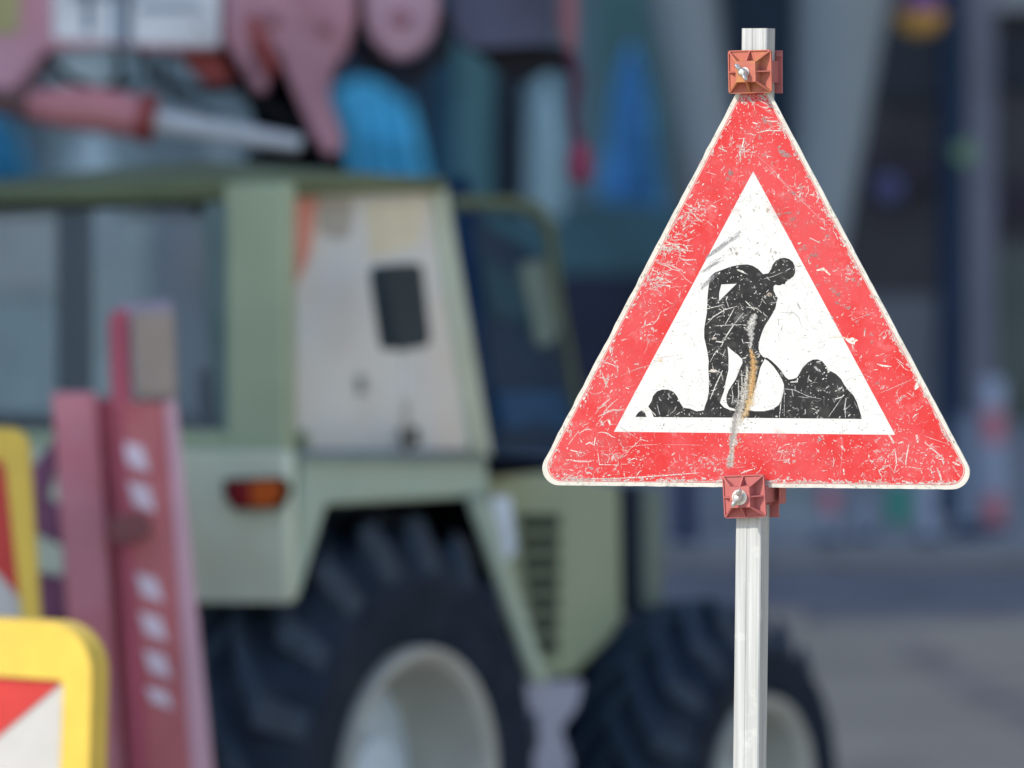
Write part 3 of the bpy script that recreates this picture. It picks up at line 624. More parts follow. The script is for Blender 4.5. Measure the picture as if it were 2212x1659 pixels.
# sheet red with pale rubbed patches
m_sred = bpy.data.materials.new('sign_red'); m_sred.use_nodes = True
def make_red(m):
    n, l = m.node_tree.nodes, m.node_tree.links; b = n['Principled BSDF']; tc = n.new('ShaderNodeTexCoord')
    def noise(sc_, det, lo, hi, amt, ro=.6):
        t = n.new('ShaderNodeTexNoise'); t.inputs['Scale'].default_value = sc_; t.inputs['Detail'].default_value = det; t.inputs['Roughness'].default_value = ro
        l.new(tc.outputs['Object'], t.inputs['Vector']); r = n.new('ShaderNodeMapRange')
        r.inputs[1].default_value = lo; r.inputs[2].default_value = hi; r.inputs[3].default_value = 0; r.inputs[4].default_value = amt; l.new(t.outputs[0], r.inputs[0]); return r.outputs[0]
    cur = None
    def mix(prev, col, fac):
        x = n.new('ShaderNodeMix'); x.data_type = 'RGBA'; l.new(fac, x.inputs[0])
        if isinstance(prev, tuple): x.inputs[6].default_value = (*prev, 1)
        else: l.new(prev, x.inputs[6])
        x.inputs[7].default_value = (*col, 1); return x.outputs[2]
    c = mix((.50, .022, .022), (.52, .052, .055), noise(9, 4, .42, .60, 1.0))
    c = mix(c, (.55, .17, .165), noise(45, 8, .54, .74, .75, .75))
    c = mix(c, (.62, .50, .47), noise(150, 5, .64, .72, .9, .7))
    c = mix(c, (.40, .22, .20), noise(70, 4, .69, .76, .8))
    l.new(c, b.inputs['Base Color']); b.inputs['Roughness'].default_value = .55; b.inputs['Specular IOR Level'].default_value = .25
make_red(m_sred)
# scratches carry their own colour and strength
m_scr = bpy.data.materials.new('scratch_wear'); m_scr.use_nodes = True
def make_scr(m):
    n, l = m.node_tree.nodes, m.node_tree.links; b = n['Principled BSDF']; b.inputs['Roughness'].default_value = .6
    va = n.new('ShaderNodeVertexColor'); va.layer_name = 'wear'
    tc = n.new('ShaderNodeTexCoord'); t = n.new('ShaderNodeTexNoise'); t.inputs['Scale'].default_value = 420; t.inputs['Detail'].default_value = 3
    l.new(tc.outputs['Object'], t.inputs['Vector'])
    r = n.new('ShaderNodeMapRange'); r.inputs[1].default_value = .33; r.inputs[2].default_value = .55; r.inputs[3].default_value = .25; r.inputs[4].default_value = 1; l.new(t.outputs[0], r.inputs[0])
    mu = n.new('ShaderNodeMath'); mu.operation = 'MULTIPLY'; l.new(va.outputs['Alpha'], mu.inputs[0]); l.new(r.outputs[0], mu.inputs[1])
    l.new(va.outputs['Color'], b.inputs['Base Color'])
    tr_ = n.new('ShaderNodeBsdfTransparent'); mx = n.new('ShaderNodeMixShader'); l.new(mu.outputs[0], mx.inputs[0])
    l.new(tr_.outputs[0], mx.inputs[1]); l.new(b.outputs[0], mx.inputs[2]); l.new(mx.outputs[0], n['Material Output'].inputs[0])
make_scr(m_scr)

base_x = P(2163.5 * K, 0, 8.06).x
sg = thing('road_works_sign', (P(2160 * K, 0, 8.06).x, 8.10, 0), 'scratched red and white triangular road works sign with black digging figure on a square pole', 'road sign')
def v3(l_): return [Vector((x, y, 0)) for x, y in l_]
def inset(tri, dl, dr, db):
    """tri = BL, BR, TOP in pixels; moves each side inwards"""
    (x0, y0), (x1, y1), (x2, y2) = tri
    def shift(p, q_, d):
        dx, dy = q_[0] - p[0], q_[1] - p[1]; L = math.hypot(dx, dy); nx, ny = dy / L * d, -dx / L * d
        return (p[0] + nx, p[1] + ny), (q_[0] + nx, q_[1] + ny)
    def isect(a, b, c, d):
        A1 = b[1] - a[1]; B1 = a[0] - b[0]; C1 = A1 * a[0] + B1 * a[1]; A2 = d[1] - c[1]; B2 = c[0] - d[0]; C2 = A2 * c[0] + B2 * c[1]
        D = A1 * B2 - A2 * B1; return ((B2 * C1 - B1 * C2) / D, (A1 * C2 - A2 * C1) / D)
    bot = shift(tri[0], tri[1], db); rgt = shift(tri[1], tri[2], dr); lft = shift(tri[2], tri[0], dl)
    return isect(*lft, *bot), isect(*bot, *rgt), isect(*rgt, *lft)
TRI = ((1541.8, 1408.0), (2848.0, 1421.0), (2186.0, 176.0))
def rtri(tri, r, top=None):
    return [(p[0], p[1]) for p in rounded(v3(tri), [r, r, top or r], 10)]
outer = rtri(TRI, 50)
# dented rim: push a few rim points a touch
outer_w = []
for i in range(len(outer)):
    a, b = outer[i], outer[(i + 1) % len(outer)]
    n_ = max(1, int(math.hypot(b[0] - a[0], b[1] - a[1]) / 22))
    for k in range(n_):
        t = k / n_; j = 0 if n_ == 1 else rng.uniform(-1.1, 1.1)
        outer_w.append((a[0] + (b[0] - a[0]) * t + j, a[1] + (b[1] - a[1]) * t + j * .6))
MB().prism(SL(outer_w, 0), -SN * .0022).build('plate', m_plate, sg, smooth=0)
RED = rtri(inset(TRI, 16, 15, 15), 40)
WHITE = [(1782, 1253), (2598, 1262), (2186, 497)]
red_line = rtri(inset(TRI, 12.5, 11.5, 12), 42); rl_in = rtri(inset(TRI, 14.2, 13, 13.6), 41)
MB().holed([SL(red_line, .0002), SL(rl_in, .0002)], -SN * .0001).build('red_outline', m_sred, sg, smooth=0)
MB().holed([SL(RED, .0003), SL(WHITE, .0003)], -SN * .0002).build('red_border', m_sred, sg, smooth=0)
MB().prism(SL(WHITE, .00025), -SN * .0002).build('white_panel', m_signw, sg, smooth=0)

def Z(l_, ox=1740, oy=680, k=2.6333): return [(ox + x / k, oy + y / k) for x, y in l_]
def smoothpoly(pts, it=1):
    for _ in range(it):
        o = []
        for i in range(len(pts)):
            a, b = pts[i], pts[(i + 1) % len(pts)]
            o += [(a[0] * .75 + b[0] * .25, a[1] * .75 + b[1] * .25), (a[0] * .25 + b[0] * .75, a[1] * .25 + b[1] * .75)]
        pts = o
    return pts
man = Z([(1250, 305), (1290, 298), (1312, 265), (1322, 235), (1345, 203), (1378, 184), (1413, 179), (1448, 188), (1478, 212), (1494, 250), (1495, 292), (1482, 322), (1458, 340),
     (1436, 352), (1420, 368), (1416, 383), (1398, 379), (1385, 388), (1368, 391), (1345, 384), (1330, 396), (1330, 430), (1345, 462), (1362, 485), (1352, 520), (1345, 560), (1325, 600),
     (1295, 650), (1265, 695), (1245, 740), (1228, 790), (1218, 830), (1215, 872), (1225, 908), (1250, 937), (1280, 943), (1312, 965), (1352, 1002), (1388, 1042), (1418, 1088), (1444, 1110),
     (1480, 1106), (1510, 1094), (1530, 1060), (1552, 1020), (1590, 980), (1630, 958), (1665, 955), (1700, 968), (1730, 1005), (1762, 1042), (1810, 1070), (1845, 1105), (1870, 1150), (1902, 1192),
     (1940, 1230), (1966, 1280), (1985, 1340), (1999, 1385), (2003, 1411), (1700, 1408), (1400, 1405), (1120, 1403), (1060, 1401), (700, 1399), (415, 1397), (405, 1375), (395, 1345), (372, 1318),
     (400, 1272), (408, 1236), (440, 1200), (480, 1186), (525, 1187), (565, 1204), (592, 1236), (612, 1282), (640, 1326), (690, 1332), (740, 1353), (798, 1345), (805, 1315), (825, 1262), (835, 1200),
     (836, 1100), (831, 1020), (835, 970), (825, 900), (814, 850), (800, 790), (800, 720), (810, 660), (820, 600), (825, 480), (835, 390), (850, 320), (882, 292), (940, 270), (1010, 245), (1080, 232),
     (1130, 230), (1170, 240), (1212, 265)])
arm_hole = Z([(930, 383), (1048, 377), (912, 512), (914, 450)])
leg_hole = Z([(978, 855), (1008, 884), (1056, 920), (1090, 955), (1093, 985), (1075, 1020), (1060, 1062), (1040, 1110), (1010, 1155), (985, 1195), (970, 1240), (970, 1285), (990, 1322), (1040, 1335), (1040, 1350), (1000, 1345), (950, 1322), (920, 1288), (926, 1262), (950, 1200), (965, 1120), (984, 1040), (986, 940)])
shov_hole = Z([(1262, 952), (1288, 968), (1328, 1008), (1366, 1060), (1394, 1110), (1410, 1150), (1408, 1195), (1394, 1256), (1370, 1305), (1318, 1338), (1260, 1352), (1180, 1352), (1132, 1340), (1150, 1290), (1172, 1230), (1196, 1150), (1214, 1080), (1228, 1020)])
heap_tip = Z([(275, 1396), (285, 1375), (300, 1358), (322, 1345), (345, 1362), (360, 1396)])
pic = MB().holed([SL(man, .0005), SL(arm_hole, .0005), SL(leg_hole, .0005), SL(shov_hole, .0005)], -SN * .0002)
pic.prism(SL(heap_tip, .0005), -SN * .0002)
pic.build('pictogram', m_blk, sg, smooth=0)

# wear: every scratch is a thin tapered strip lying on the sheet
W_v, W_f, W_c = [], [], []
WOFF = .0008
def strip(pts, w, col, a, edge=None, off=WOFF):
    """ribbon along pts (source px); w = width or list; a = strength in the middle, edge = at the rims (None: same)"""
    if not all(inpoly(x, y, outer) for x, y in pts): return
    n = len(pts); ws = w if isinstance(w, list) else [w * (.25 + .75 * math.sin(math.pi * (i + .25) / (n - .5))) for i in range(n)]
    rows = []
    for i, (x, y) in enumerate(pts):
        a0, b0 = pts[max(i - 1, 0)], pts[min(i + 1, n - 1)]; dx, dy = b0[0] - a0[0], b0[1] - a0[1]; L = math.hypot(dx, dy) or 1
        nx, ny = -dy / L * ws[i] / 2, dx / L * ws[i] / 2
        ea = (a if edge is None else edge); end = 1 if edge is None or 0 < i < n - 1 else 0
        rows.append([((x + nx, y + ny), ea * end if edge is not None else a), ((x, y), a * (end if edge is not None else 1)), ((x - nx, y - ny), ea * end if edge is not None else a)])
    o = len(W_v)
    for r_ in rows:
        for (p, al) in r_: W_v.append(S(p[0], p[1], off)); W_c.append((*col, al))
    for i in range(n - 1):
        for j in (0, 1): b = o + i * 3 + j; W_f.append([b, b + 1, b + 4, b + 3])
def blob(x, y, rx, ry, col, a, rot=0, soft=False, off=WOFF, jag=.35):
    n = rng.randint(7, 12); o = len(W_v); W_v.append(S(x, y, off)); W_c.append((*col, a))
    for k in range(n):
        t = 2 * math.pi * k / n; r = 1 + rng.uniform(-jag, jag); px, py = rx * r * math.cos(t), ry * r * math.sin(t)
        W_v.append(S(x + px * math.cos(rot) - py * math.sin(rot), y + px * math.sin(rot) + py * math.cos(rot), off)); W_c.append((*col, 0 if soft else a))
    for k in range(n): W_f.append([o, o + 1 + k, o + 1 + (k + 1) % n])
def rough(pts, ws, jit, wj):
    n_ = len(pts) * 7; o, q_ = [], []
    for k in range(n_):
        f = k / (n_ - 1) * (len(pts) - 1); i_ = min(int(f), len(pts) - 2); f -= i_
        o.append((pts[i_][0] * (1 - f) + pts[i_ + 1][0] * f + rng.uniform(-jit, jit), pts[i_][1] * (1 - f) + pts[i_ + 1][1] * f))
        q_.append((ws[i_] * (1 - f) + ws[i_ + 1] * f) * rng.uniform(1 - wj, 1 + wj) * 1.05)
    return o, q_
def wander(x, y, L, ang, n, curl=.25):
    pts = [(x, y)]
    for _ in range(n - 1):
        ang += rng.uniform(-curl, curl); x += math.cos(ang) * L / (n - 1); y += math.sin(ang) * L / (n - 1); pts.append((x, y))
    return pts
cream = (.63, .61, .56); creamd = (.50, .47, .40); pinkw = (.62, .36, .35); greyd = (.22, .21, .20); rust = (.62, .36, .14)
def isred(x, y): return inpoly(x, y, RED) and not inpoly(x, y, WHITE)
def isblk(x, y): return (inpoly(x, y, man) and not inpoly(x, y, arm_hole) and not inpoly(x, y, leg_hole) and not inpoly(x, y, shov_hole)) or inpoly(x, y, heap_tip)
def iswht(x, y): return inpoly(x, y, WHITE) and not isblk(x, y)
angs = [0.05, -0.35, -0.8, 1.35, 1.75, -1.1, 0.5, 2.6]
def rscratch(x, y, col=None, big=1.0, amin=.45):
    c = col or rng.choice([cream, pinkw, pinkw, cream, (.62, .48, .45)]); amin *= .75
    a = rng.choice(angs) + rng.uniform(-.3, .3)
    L = rng.choice([4, 6, 8, 12, 16, 24]) * rng.uniform(.6, 1.4) * big
    strip(wander(x, y, L, a, rng.randint(3, 6), .5), rng.uniform(1.3, 4.4) * (1 if L < 20 else .6), c, rng.uniform(amin, 1) ** 1.3)
def scatter(n, test, box, fn):
    k = 0; tries = 0
    while k < n and tries < n * 40:
        tries += 1; x, y = rng.uniform(box[0], box[2]), rng.uniform(box[1], box[3])
        if test(x, y): fn(x, y); k += 1
ALL = (1570, 220, 2805, 1415)
HOT = [(rng.uniform(1580, 2790), rng.uniform(240, 1410), rng.uniform(20, 80)) for _ in range(150)]
HOT = [h for h in HOT if isred(h[0], h[1])][:46]
def field(x, y): return .10 + sum(math.exp(-((x - a) ** 2 + (y - b) ** 2) / (2 * c * c)) for a, b, c in HOT)
def isredw(x, y): return isred(x, y) and rng.random() < field(x, y) * .6
# soft pink rubbed haze over the red
scatter(110, isred, ALL, lambda x, y: blob(x, y, rng.uniform(12, 42), rng.uniform(8, 24), (.60, .20, .20), rng.uniform(.08, .30), rng.uniform(0, 3), True, .00055))
scatter(600, isredw, ALL, lambda x, y: rscratch(x, y))
scatter(650, isredw, ALL, lambda x, y: blob(x, y, rng.uniform(.8, 2.6), rng.uniform(.8, 2.2), rng.choice([cream, pinkw]), rng.uniform(.5, .95)))
scatter(70, isred, (2150, 250, 2650, 1000), lambda x, y: blob(x, y, rng.uniform(2, 7), rng.uniform(1.5, 5), (.40, .24, .22), rng.uniform(.4, .8), rng.uniform(0, 3)))
# clusters of heavy wear
for cx_, cy_, sx, sy, n, big in ((1935, 735, 45, 40, 50, 1.2), (1900, 820, 30, 22, 40, .9), (2185, 285, 45, 16, 50, .8), (2235, 380, 45, 10, 24, .9), (2150, 440, 40, 22, 40, .8),
                                 (1640, 1370, 70, 25, 60, .9), (2045, 1345, 60, 20, 40, .9), (2410, 640, 30, 40, 50, .7), (2330, 560, 30, 30, 24, .8), (1760, 1050, 40, 40, 40, .8),
                                 (2560, 1330, 50, 35, 40, 1), (2700, 1330, 55, 50, 70, .8), (2460, 790, 22, 22, 22, .8), (2620, 1150, 25, 50, 24, .9), (1800, 1330, 60, 30, 44, 1.1),
                                 (2290, 1320, 40, 24, 26, 1), (2030, 590, 25, 25, 20, .8), (1990, 650, 30, 22, 30, 1), (2580, 960, 25, 30, 26, .8), (1880, 960, 24, 30, 24, .8)):
    k = 0; n = int(n * 1.5)
    while k < n:
        x, y = rng.gauss(cx_, sx * .6), rng.gauss(cy_, sy * .6); k += 1
        if isred(x, y): rscratch(x, y, big=big, amin=.55)
for cx_, cy_, L, an, n in ((1925, 712, 80, .25, 9), (1950, 760, 90, .2, 9), (1890, 830, 60, -.1, 7), (1740, 1200, 90, -.7, 8), (1690, 1270, 70, -.6, 6), (2170, 290, 70, .1, 9), (2440, 690, 70, .3, 6),
                           (1640, 1375, 110, .05, 7), (2230, 378, 70, 0, 5), (2150, 440, 50, 1.4, 6), (1995, 600, 50, .5, 5), (1860, 935, 60, -.8, 6), (2585, 1060, 60, .9, 5), (2740, 1330, 80, .6, 7), (1780, 1080, 50, 1.3, 5), (1950, 650, 60, -.9, 6)):
    for _ in range(int(n * .65)):
        x, y = cx_ + rng.gauss(0, 24), cy_ + rng.gauss(0, 18)
        if isred(x, y):
            strip(wander(x, y, L * rng.uniform(.3, 1), an + rng.uniform(-.35, .35), 6, .35), rng.uniform(1.6, 5.5), rng.choice([cream, cream, (.60, .54, .47), (.62, .45, .42)]), rng.uniform(.55, .95))
# chipped rim of the red sheet: eaten in from outside, mostly along the bottom and the right
def along(p, q_, n, depth, ins):
    dx, dy = q_[0] - p[0], q_[1] - p[1]; L = math.hypot(dx, dy); nx, ny = dy / L, -dx / L
    for _ in range(n):
        t = rng.random(); dd = abs(rng.gauss(0, depth)); x, y = p[0] + dx * t + nx * (ins + dd), p[1] + dy * t + ny * (ins + dd)
        if inpoly(x, y, RED): blob(x, y, rng.uniform(2, 8) * (1.3 if dd < 4 else .7), rng.uniform(1.2, 3.4), rng.choice([cream, cream, creamd, pinkw]), rng.uniform(.6, 1), math.atan2(dy, dx) + rng.uniform(-.4, .4), jag=.6)
BLc, BRc, TOPc = TRI
along(BLc, BRc, 330, 6, 15); along(BRc, TOPc, 190, 4.5, 14); along(TOPc, BLc, 110, 5, 18)
# grey marks on the cream rim
for (p, q_) in ((BLc, BRc), (BRc, TOPc), (TOPc, BLc)):
    dx, dy = q_[0] - p[0], q_[1] - p[1]; L = math.hypot(dx, dy); nx, ny = dy / L, -dx / L
    for _ in range(46):
        t = rng.uniform(.08, .9); d_ = rng.uniform(2, 10); blob(p[0] + dx * t + nx * d_, p[1] + dy * t + ny * d_, rng.uniform(2, 7), rng.uniform(1, 2.4), rng.choice([(.42, .40, .34), (.5, .48, .42), (.34, .32, .28)]), rng.uniform(.3, .7), math.atan2(dy, dx))
# long thin lines traced on the red
for pts, w, c, a in (
    ([(2194, 448), (2240, 490), (2290, 545), (2340, 595), (2400, 655)], 3.4, pinkw, .55), ([(2205, 470), (2262, 520), (2320, 585), (2385, 610)], 1.8, pinkw, .5),
    ([(1850, 590 + 45), (2030, 590)], 1.6, pinkw, .0), ([(2020, 640), (2070, 590), (2110, 570)], 2, pinkw, .7), ([(1735, 1315), (1740, 1348), (1796, 1350)], 3, cream, 1),
    ([(1660, 1392), (1800, 1388), (1930, 1380), (2030, 1372)], 3.2, cream, .9), ([(1832, 1301), (1860, 1275), (1882, 1282)], 2.6, cream, .9), ([(1800, 1240), (1850, 1272)], 2.6, (.5, .45, .4), .8),
    ([(1815, 1298), (1860, 1292), (1910, 1290)], 2, pinkw, .9), ([(1930, 1290), (2040, 1292)], 1.8, pinkw, .8), ([(1650, 1290), (1680, 1250)], 2.4, cream, .8), ([(1655, 1306), (1690, 1315)], 4, cream, .95),
    ([(2370, 1222), (2430, 1180), (2500, 1140)], 1.8, cream, .0), ([(2556, 1140), (2600, 1122), (2645, 1102)], 2.2, pinkw, .85), ([(2684, 1284), (2712, 1308), (2740, 1332)], 3.2, cream, .9),
    ([(2638, 1290), (2632, 1320), (2628, 1348)], 3.6, cream, .95), ([(2560, 1362), (2580, 1350), (2596, 1372)], 2.4, cream, .8), ([(2598, 1305), (2602, 1340), (2596, 1372)], 3, cream, .95),
    ([(2636, 1355), (2672, 1360)], 2.6, cream, .9), ([(2680, 1264), (2710, 1275), (2756, 1290)], 1.8, pinkw, .8), ([(2445, 1230), (2443, 1330), (2437, 1390)], 1.6, pinkw, .6),
    ([(2144, 402), (2160, 402), (2150, 440)], 5, cream, .95), ([(2148, 442), (2168, 440), (2190, 443)], 2.4, cream, .9), ([(2148, 420), (2149, 470)], 5, creamd, .9), ([(2160, 425), (2162, 460)], 2, cream, .9),
    ([(2200, 385), (2230, 378), (2270, 380)], 4, cream, .9), ([(2085, 418 + 10), (2110, 440)], 6, creamd, .8), ([(1900, 1040), (1935, 1035), (1960, 1032)], 1.8, pinkw, .8),
    ([(1800, 1092), (1850, 1070), (1885, 1060), (1930, 1035)], 1.6, (.6, .5, .45), .7), ([(1745, 1045), (1795, 1066)], 2.8, cream, .9), ([(1740, 1095), (1768, 1102)], 4, cream, .9),
    ([(1930, 700), (1968, 716), (1990, 735)], 7, (.72, .62, .54), .8), ([(1900, 722), (1940, 735)], 8, (.70, .60, .52), .75), ([(1905, 805), (1925, 812)], 12, cream, .95), ([(1905, 826), (1945, 830), (1942, 842)], 4, cream, .95),
    ([(2370, 785), (2390, 780), (2410, 798)], 8, (.74, .66, .56), .9), ([(2380, 705), (2350, 690)], 3, cream, .8), ([(2480, 905), (2530, 890), (2565, 870)], 1.8, pinkw, .8), ([(2470, 930), (2540, 905)], 1.8, pinkw, .8),
    ([(2672, 1095), (2662, 1120), (2655, 1130)], 13, (.72, .66, .58), .9), ([(2680, 1125), (2688, 1150)], 8, cream, .8), ([(2660, 1262), (2664, 1285)], 9, (.62, .50, .44), .9), ([(2580, 1262), (2594, 1285)], 9, (.66, .56, .5), .85),
    ([(1744, 1222), (1750, 1236)], 11, (.55, .44, .42), .9), ([(1766, 1218), (1772, 1232)], 10, (.76, .68, .6), .8), ([(1700, 1290), (1712, 1284), (1724, 1292), (1728, 1270)], 5, cream, .9),
    ([(2448, 1360), (2450, 1378)], 6, cream, .95), ([(2442, 1294), (2448, 1304)], 8, cream, .95), ([(2526, 1338), (2536, 1340)], 6, cream, .9), ([(2150, 1374), (2170, 1366), (2185, 1362)], 4, cream, .9)):
    if a > 0: strip(pts, w, c, a)
# black figure and heaps
BB = (1840, 745, 2505, 1218)
scatter(380, isblk, BB, lambda x, y: rscratch(x, y, rng.choice([cream, (.5, .5, .49), cream, (.6, .59, .57)]), .75, .35))
scatter(130, isblk, BB, lambda x, y: blob(x, y, rng.uniform(.8, 2.2), rng.uniform(.8, 2.0), (.68, .67, .64), rng.uniform(.4, .95)))
scatter(60, isblk, BB, lambda x, y: blob(x, y, rng.uniform(5, 16), rng.uniform(3, 9), (.16, .155, .15), rng.uniform(.3, .6), rng.uniform(0, 3), True, .00065))
zl = lambda p: Z(p)
for pts, w, c, a in (([(820, 685), (870, 630), (960, 575), (1050, 550)], 3, cream, .9), ([(960, 690), (995, 630), (1030, 565)], 3, cream, .85), ([(790, 578), (860, 560), (945, 540)], 2.4, cream, .85),
    ([(930, 860), (960, 790), (1020, 700), (1100, 600)], 3.4, cream, .9), ([(845, 975), (880, 910), (930, 850)], 2.6, (.55, .54, .52), .9), ([(880, 700), (960, 695), (1110, 690)], 2.2, cream, .7), ([(890, 818), (945, 826)], 5, cream, .95),
    ([(1115, 510), (1150, 545), (1185, 580)], 3.6, cream, .9), ([(1120, 555), (1200, 565), (1240, 600)], 3, cream, .8), ([(845, 1260), (890, 1150), (940, 1040)], 3.4, cream, .9), ([(860, 985), (870, 1030), (930, 1060), (945, 1120)], 2.4, cream, .85),
    ([(1240, 345), (1330, 320), (1400, 290)], 2, (.45, .45, .44), .8), ([(1050, 270), (1090, 285), (1120, 300)], 6, cream, .85), ([(1400, 1180), (1490, 1190), (1600, 1240), (1700, 1260)], 2, (.55, .55, .54), .8), ([(1750, 1395), (1810, 1310), (1850, 1250)], 2.2, (.5, .5, .5), .9),
    ([(1885, 1250), (1875, 1320), (1880, 1400)], 3, (.6, .6, .59), .9), ([(1375, 1400), (1385, 1300), (1395, 1200)], 3, cream, .8), ([(1412, 1390), (1412, 1180)], 2, (.5, .5, .5), .8), ([(1460, 1130), (1510, 1125), (1515, 1100)], 6, cream, .9), ([(1800, 1200), (1840, 1180), (1860, 1165)], 4, cream, .8),
    ([(1800, 1260), (1860, 1240)], 5, cream, .8), ([(1470, 1180), (1480, 1240)], 2.6, (.5, .5, .5), .9), ([(1060, 1130), (1065, 1220), (1055, 1300)], 4, (.55, .54, .5), .8), ([(1010, 1170), (1020, 1240), (1010, 1300)], 2.6, cream, .7), ([(1085, 1040), (1090, 1160), (1080, 1290)], 5, (.5, .48, .42), .7),
    ([(1640, 1010), (1675, 1040), (1690, 1050)], 8, (.42, .42, .42), .8), ([(1730, 1015), (1760, 1050)], 10, cream, .8), ([(1520, 1240), (1600, 1250)], 2.6, (.45, .45, .45), .8), ([(440, 1300), (460, 1380)], 3, (.5, .5, .5), .8), ([(395, 1350), (430, 1385)], 5, cream, .7)):
    strip(Z(pts), w, c, a)
blob(*Z([(1065, 640)])[0], 24, 12, (.20, .195, .19), .8, -.4, True); blob(*Z([(875, 795)])[0], 7, 4, (.5, .43, .38), .8)
blob(*Z([(1300, 460)])[0], 8, 5, (.42, .34, .28), .7); blob(*Z([(865, 1045)])[0], 13, 6, (.60, .54, .48), .9)
# worn thigh, rust streak, long crack down through the border
strip(*rough(Z([(1195, 605), (1165, 660), (1150, 720), (1160, 800), (1150, 880)]), [10, 26, 24, 12, 6], 1.6, .42), (.58, .565, .53), .9, .25, .0009)
strip(*rough(Z([(1150, 700), (1165, 760), (1160, 830)]), [8, 16, 6], 1.6, .42), (.42, .41, .39), .8, .1, .00095)
strip(*rough(Z([(1150, 870), (1175, 940), (1180, 1020), (1165, 1110), (1160, 1200), (1150, 1280), (1110, 1370), (1078, 1440)]), [8, 20, 24, 24, 30, 26, 20, 6], 1.6, .42), (.60, .42, .21), .9, .12, .0009)
strip(*rough(Z([(1160, 880), (1172, 960), (1180, 1060), (1165, 1160), (1150, 1240)]), [5, 13, 14, 10, 5], 1.6, .42), (.56, .30, .10), .8, .1, .00098)
strip(*rough(Z([(1130, 1000), (1120, 1120), (1110, 1230), (1080, 1310), (1060, 1390), (1035, 1480), (1020, 1580), (1005, 1700), (995, 1780)]), [6, 12, 20, 22, 26, 24, 22, 18, 16], 1.6, .42), (.53, .50, .44), .95, .35, .0009)
strip(*rough(Z([(1045, 1380), (1028, 1450), (1015, 1540), (1000, 1640)]), [5, 16, 14, 7], 1.6, .42), (.30, .29, .27), .95, .2, .00098)
strip(*rough(Z([(1010, 1640), (1000, 1720), (990, 1790)]), [5, 9, 8], 1.6, .42), (.33, .31, .28), .9, .25, .00098)
strip(*rough(Z([(1085, 1290), (1060, 1330), (1030, 1390)]), [10, 18, 8], 1.6, .42), (.25, .24, .23), .6, .1, .00098)
for _ in range(60):
    t = rng.random(); x, y = Z([(1150 - 150 * t + rng.gauss(0, 26), 1180 + 600 * t)])[0]; blob(x, y, rng.uniform(1.5, 5), rng.uniform(1.5, 4), rng.choice([creamd, rust, (.4, .38, .34), cream]), rng.uniform(.4, .9))
# bare bits and dark spots seen on the red
for x, y, rx, ry, c, a in ((2118, 503, 10, 8, (.24, .16, .15), .8), (2112, 520, 8, 5, (.3, .2, .18), .7), (2275, 446, 18, 8, (.30, .22, .21), .75), (2220, 350, 8, 10, (.32, .24, .22), .6), (2300, 560, 7, 5, (.34, .2, .19), .7),
                           (2285, 618, 9, 5, (.3, .17, .16), .7), (2300, 636, 10, 5, (.3, .17, .16), .6), (2360, 740, 12, 6, (.32, .18, .17), .6), (2432, 856, 8, 7, (.26, .18, .17), .8), (2430, 880, 6, 4, (.3, .2, .19), .7),
                           (2335, 720, 7, 5, (.34, .2, .19), .6), (2545, 1112, 6, 5, (.3, .2, .18), .6), (2378, 1276, 6, 5, (.3, .2, .19), .8), (1936, 686, 11, 7, (.55, .50, .44), .8), (1935, 722, 24, 10, (.56, .51, .45), .85), (1716, 1358, 8, 4, (.34, .3, .28), .8)):
    blob(x, y, rx, ry, c, a, rng.uniform(-.4, .4), jag=.5)
for x0, y0, n in ((1900, 780, 12), (1960, 700, 16), (2000, 620, 16), (2210, 300, 14)):
    for _ in range(n):
        strip(wander(x0 + rng.gauss(0, 26), y0 + rng.gauss(0, 16), rng.uniform(14, 44), .35 + rng.uniform(-.35, .35), 5, .35), rng.uniform(1.6, 4), rng.choice([cream, pinkw, (.6, .52, .47)]), rng.uniform(.5, .95))
# white panel: smears, specks, fine grey lines
for pts, w, a in (([(800, 190), (880, 130), (980, 60), (1080, -10)], [8, 26, 22, 6], .55), ([(790, 290), (850, 240), (920, 205)], [6, 20, 8], .45), ([(765, 420), (840, 350), (880, 310)], [8, 26, 12], .45), ([(830, 120), (900, 80)], [10, 16], .0)):
    if a:
        n_ = 9; q_ = Z(pts); seg = []; ww = []
        for k in range(n_):
            f = k / (n_ - 1) * (len(q_) - 1); i_ = min(int(f), len(q_) - 2); f -= i_
            seg.append((q_[i_][0] * (1 - f) + q_[i_ + 1][0] * f, q_[i_][1] * (1 - f) + q_[i_ + 1][1] * f)); ww.append((w[i_] * (1 - f) + w[i_ + 1] * f) * .62)
        strip(seg, ww, (.26, .26, .27), min(1, a * 1.7), 0, .0009)
        for k in range(26):
            f = rng.random(); i_ = min(int(f * (n_ - 1)), n_ - 2); px__, py__ = seg[i_]; an = math.atan2(seg[i_ + 1][1] - py__, seg[i_ + 1][0] - px__)
            strip(wander(px__ + rng.gauss(0, 4), py__ + rng.gauss(0, 4), rng.uniform(8, 26), an, 3, .1), rng.uniform(1, 2.2), (.3, .3, .31), rng.uniform(.3, .7))
scatter(260, iswht, (1790, 500, 2590, 1255), lambda x, y: blob(x, y, rng.uniform(1, 3.4), rng.uniform(.8, 2.4), rng.choice([(.28, .27, .26), (.45, .44, .42), (.5, .44, .36)]), rng.uniform(.25, .75)))
scatter(170, iswht, (1790, 500, 2590, 1255), lambda x, y: strip(wander(x, y, rng.uniform(6, 34), rng.uniform(0, 3.1), 4, .5), rng.uniform(.8, 1.6), (.45, .44, .42), rng.uniform(.35, .75)))
scatter(46, iswht, (1790, 500, 2590, 1255), lambda x, y: blob(x, y, rng.uniform(5, 16), rng.uniform(4, 10), (.5, .49, .45), rng.uniform(.10, .22), rng.uniform(0, 3), True))
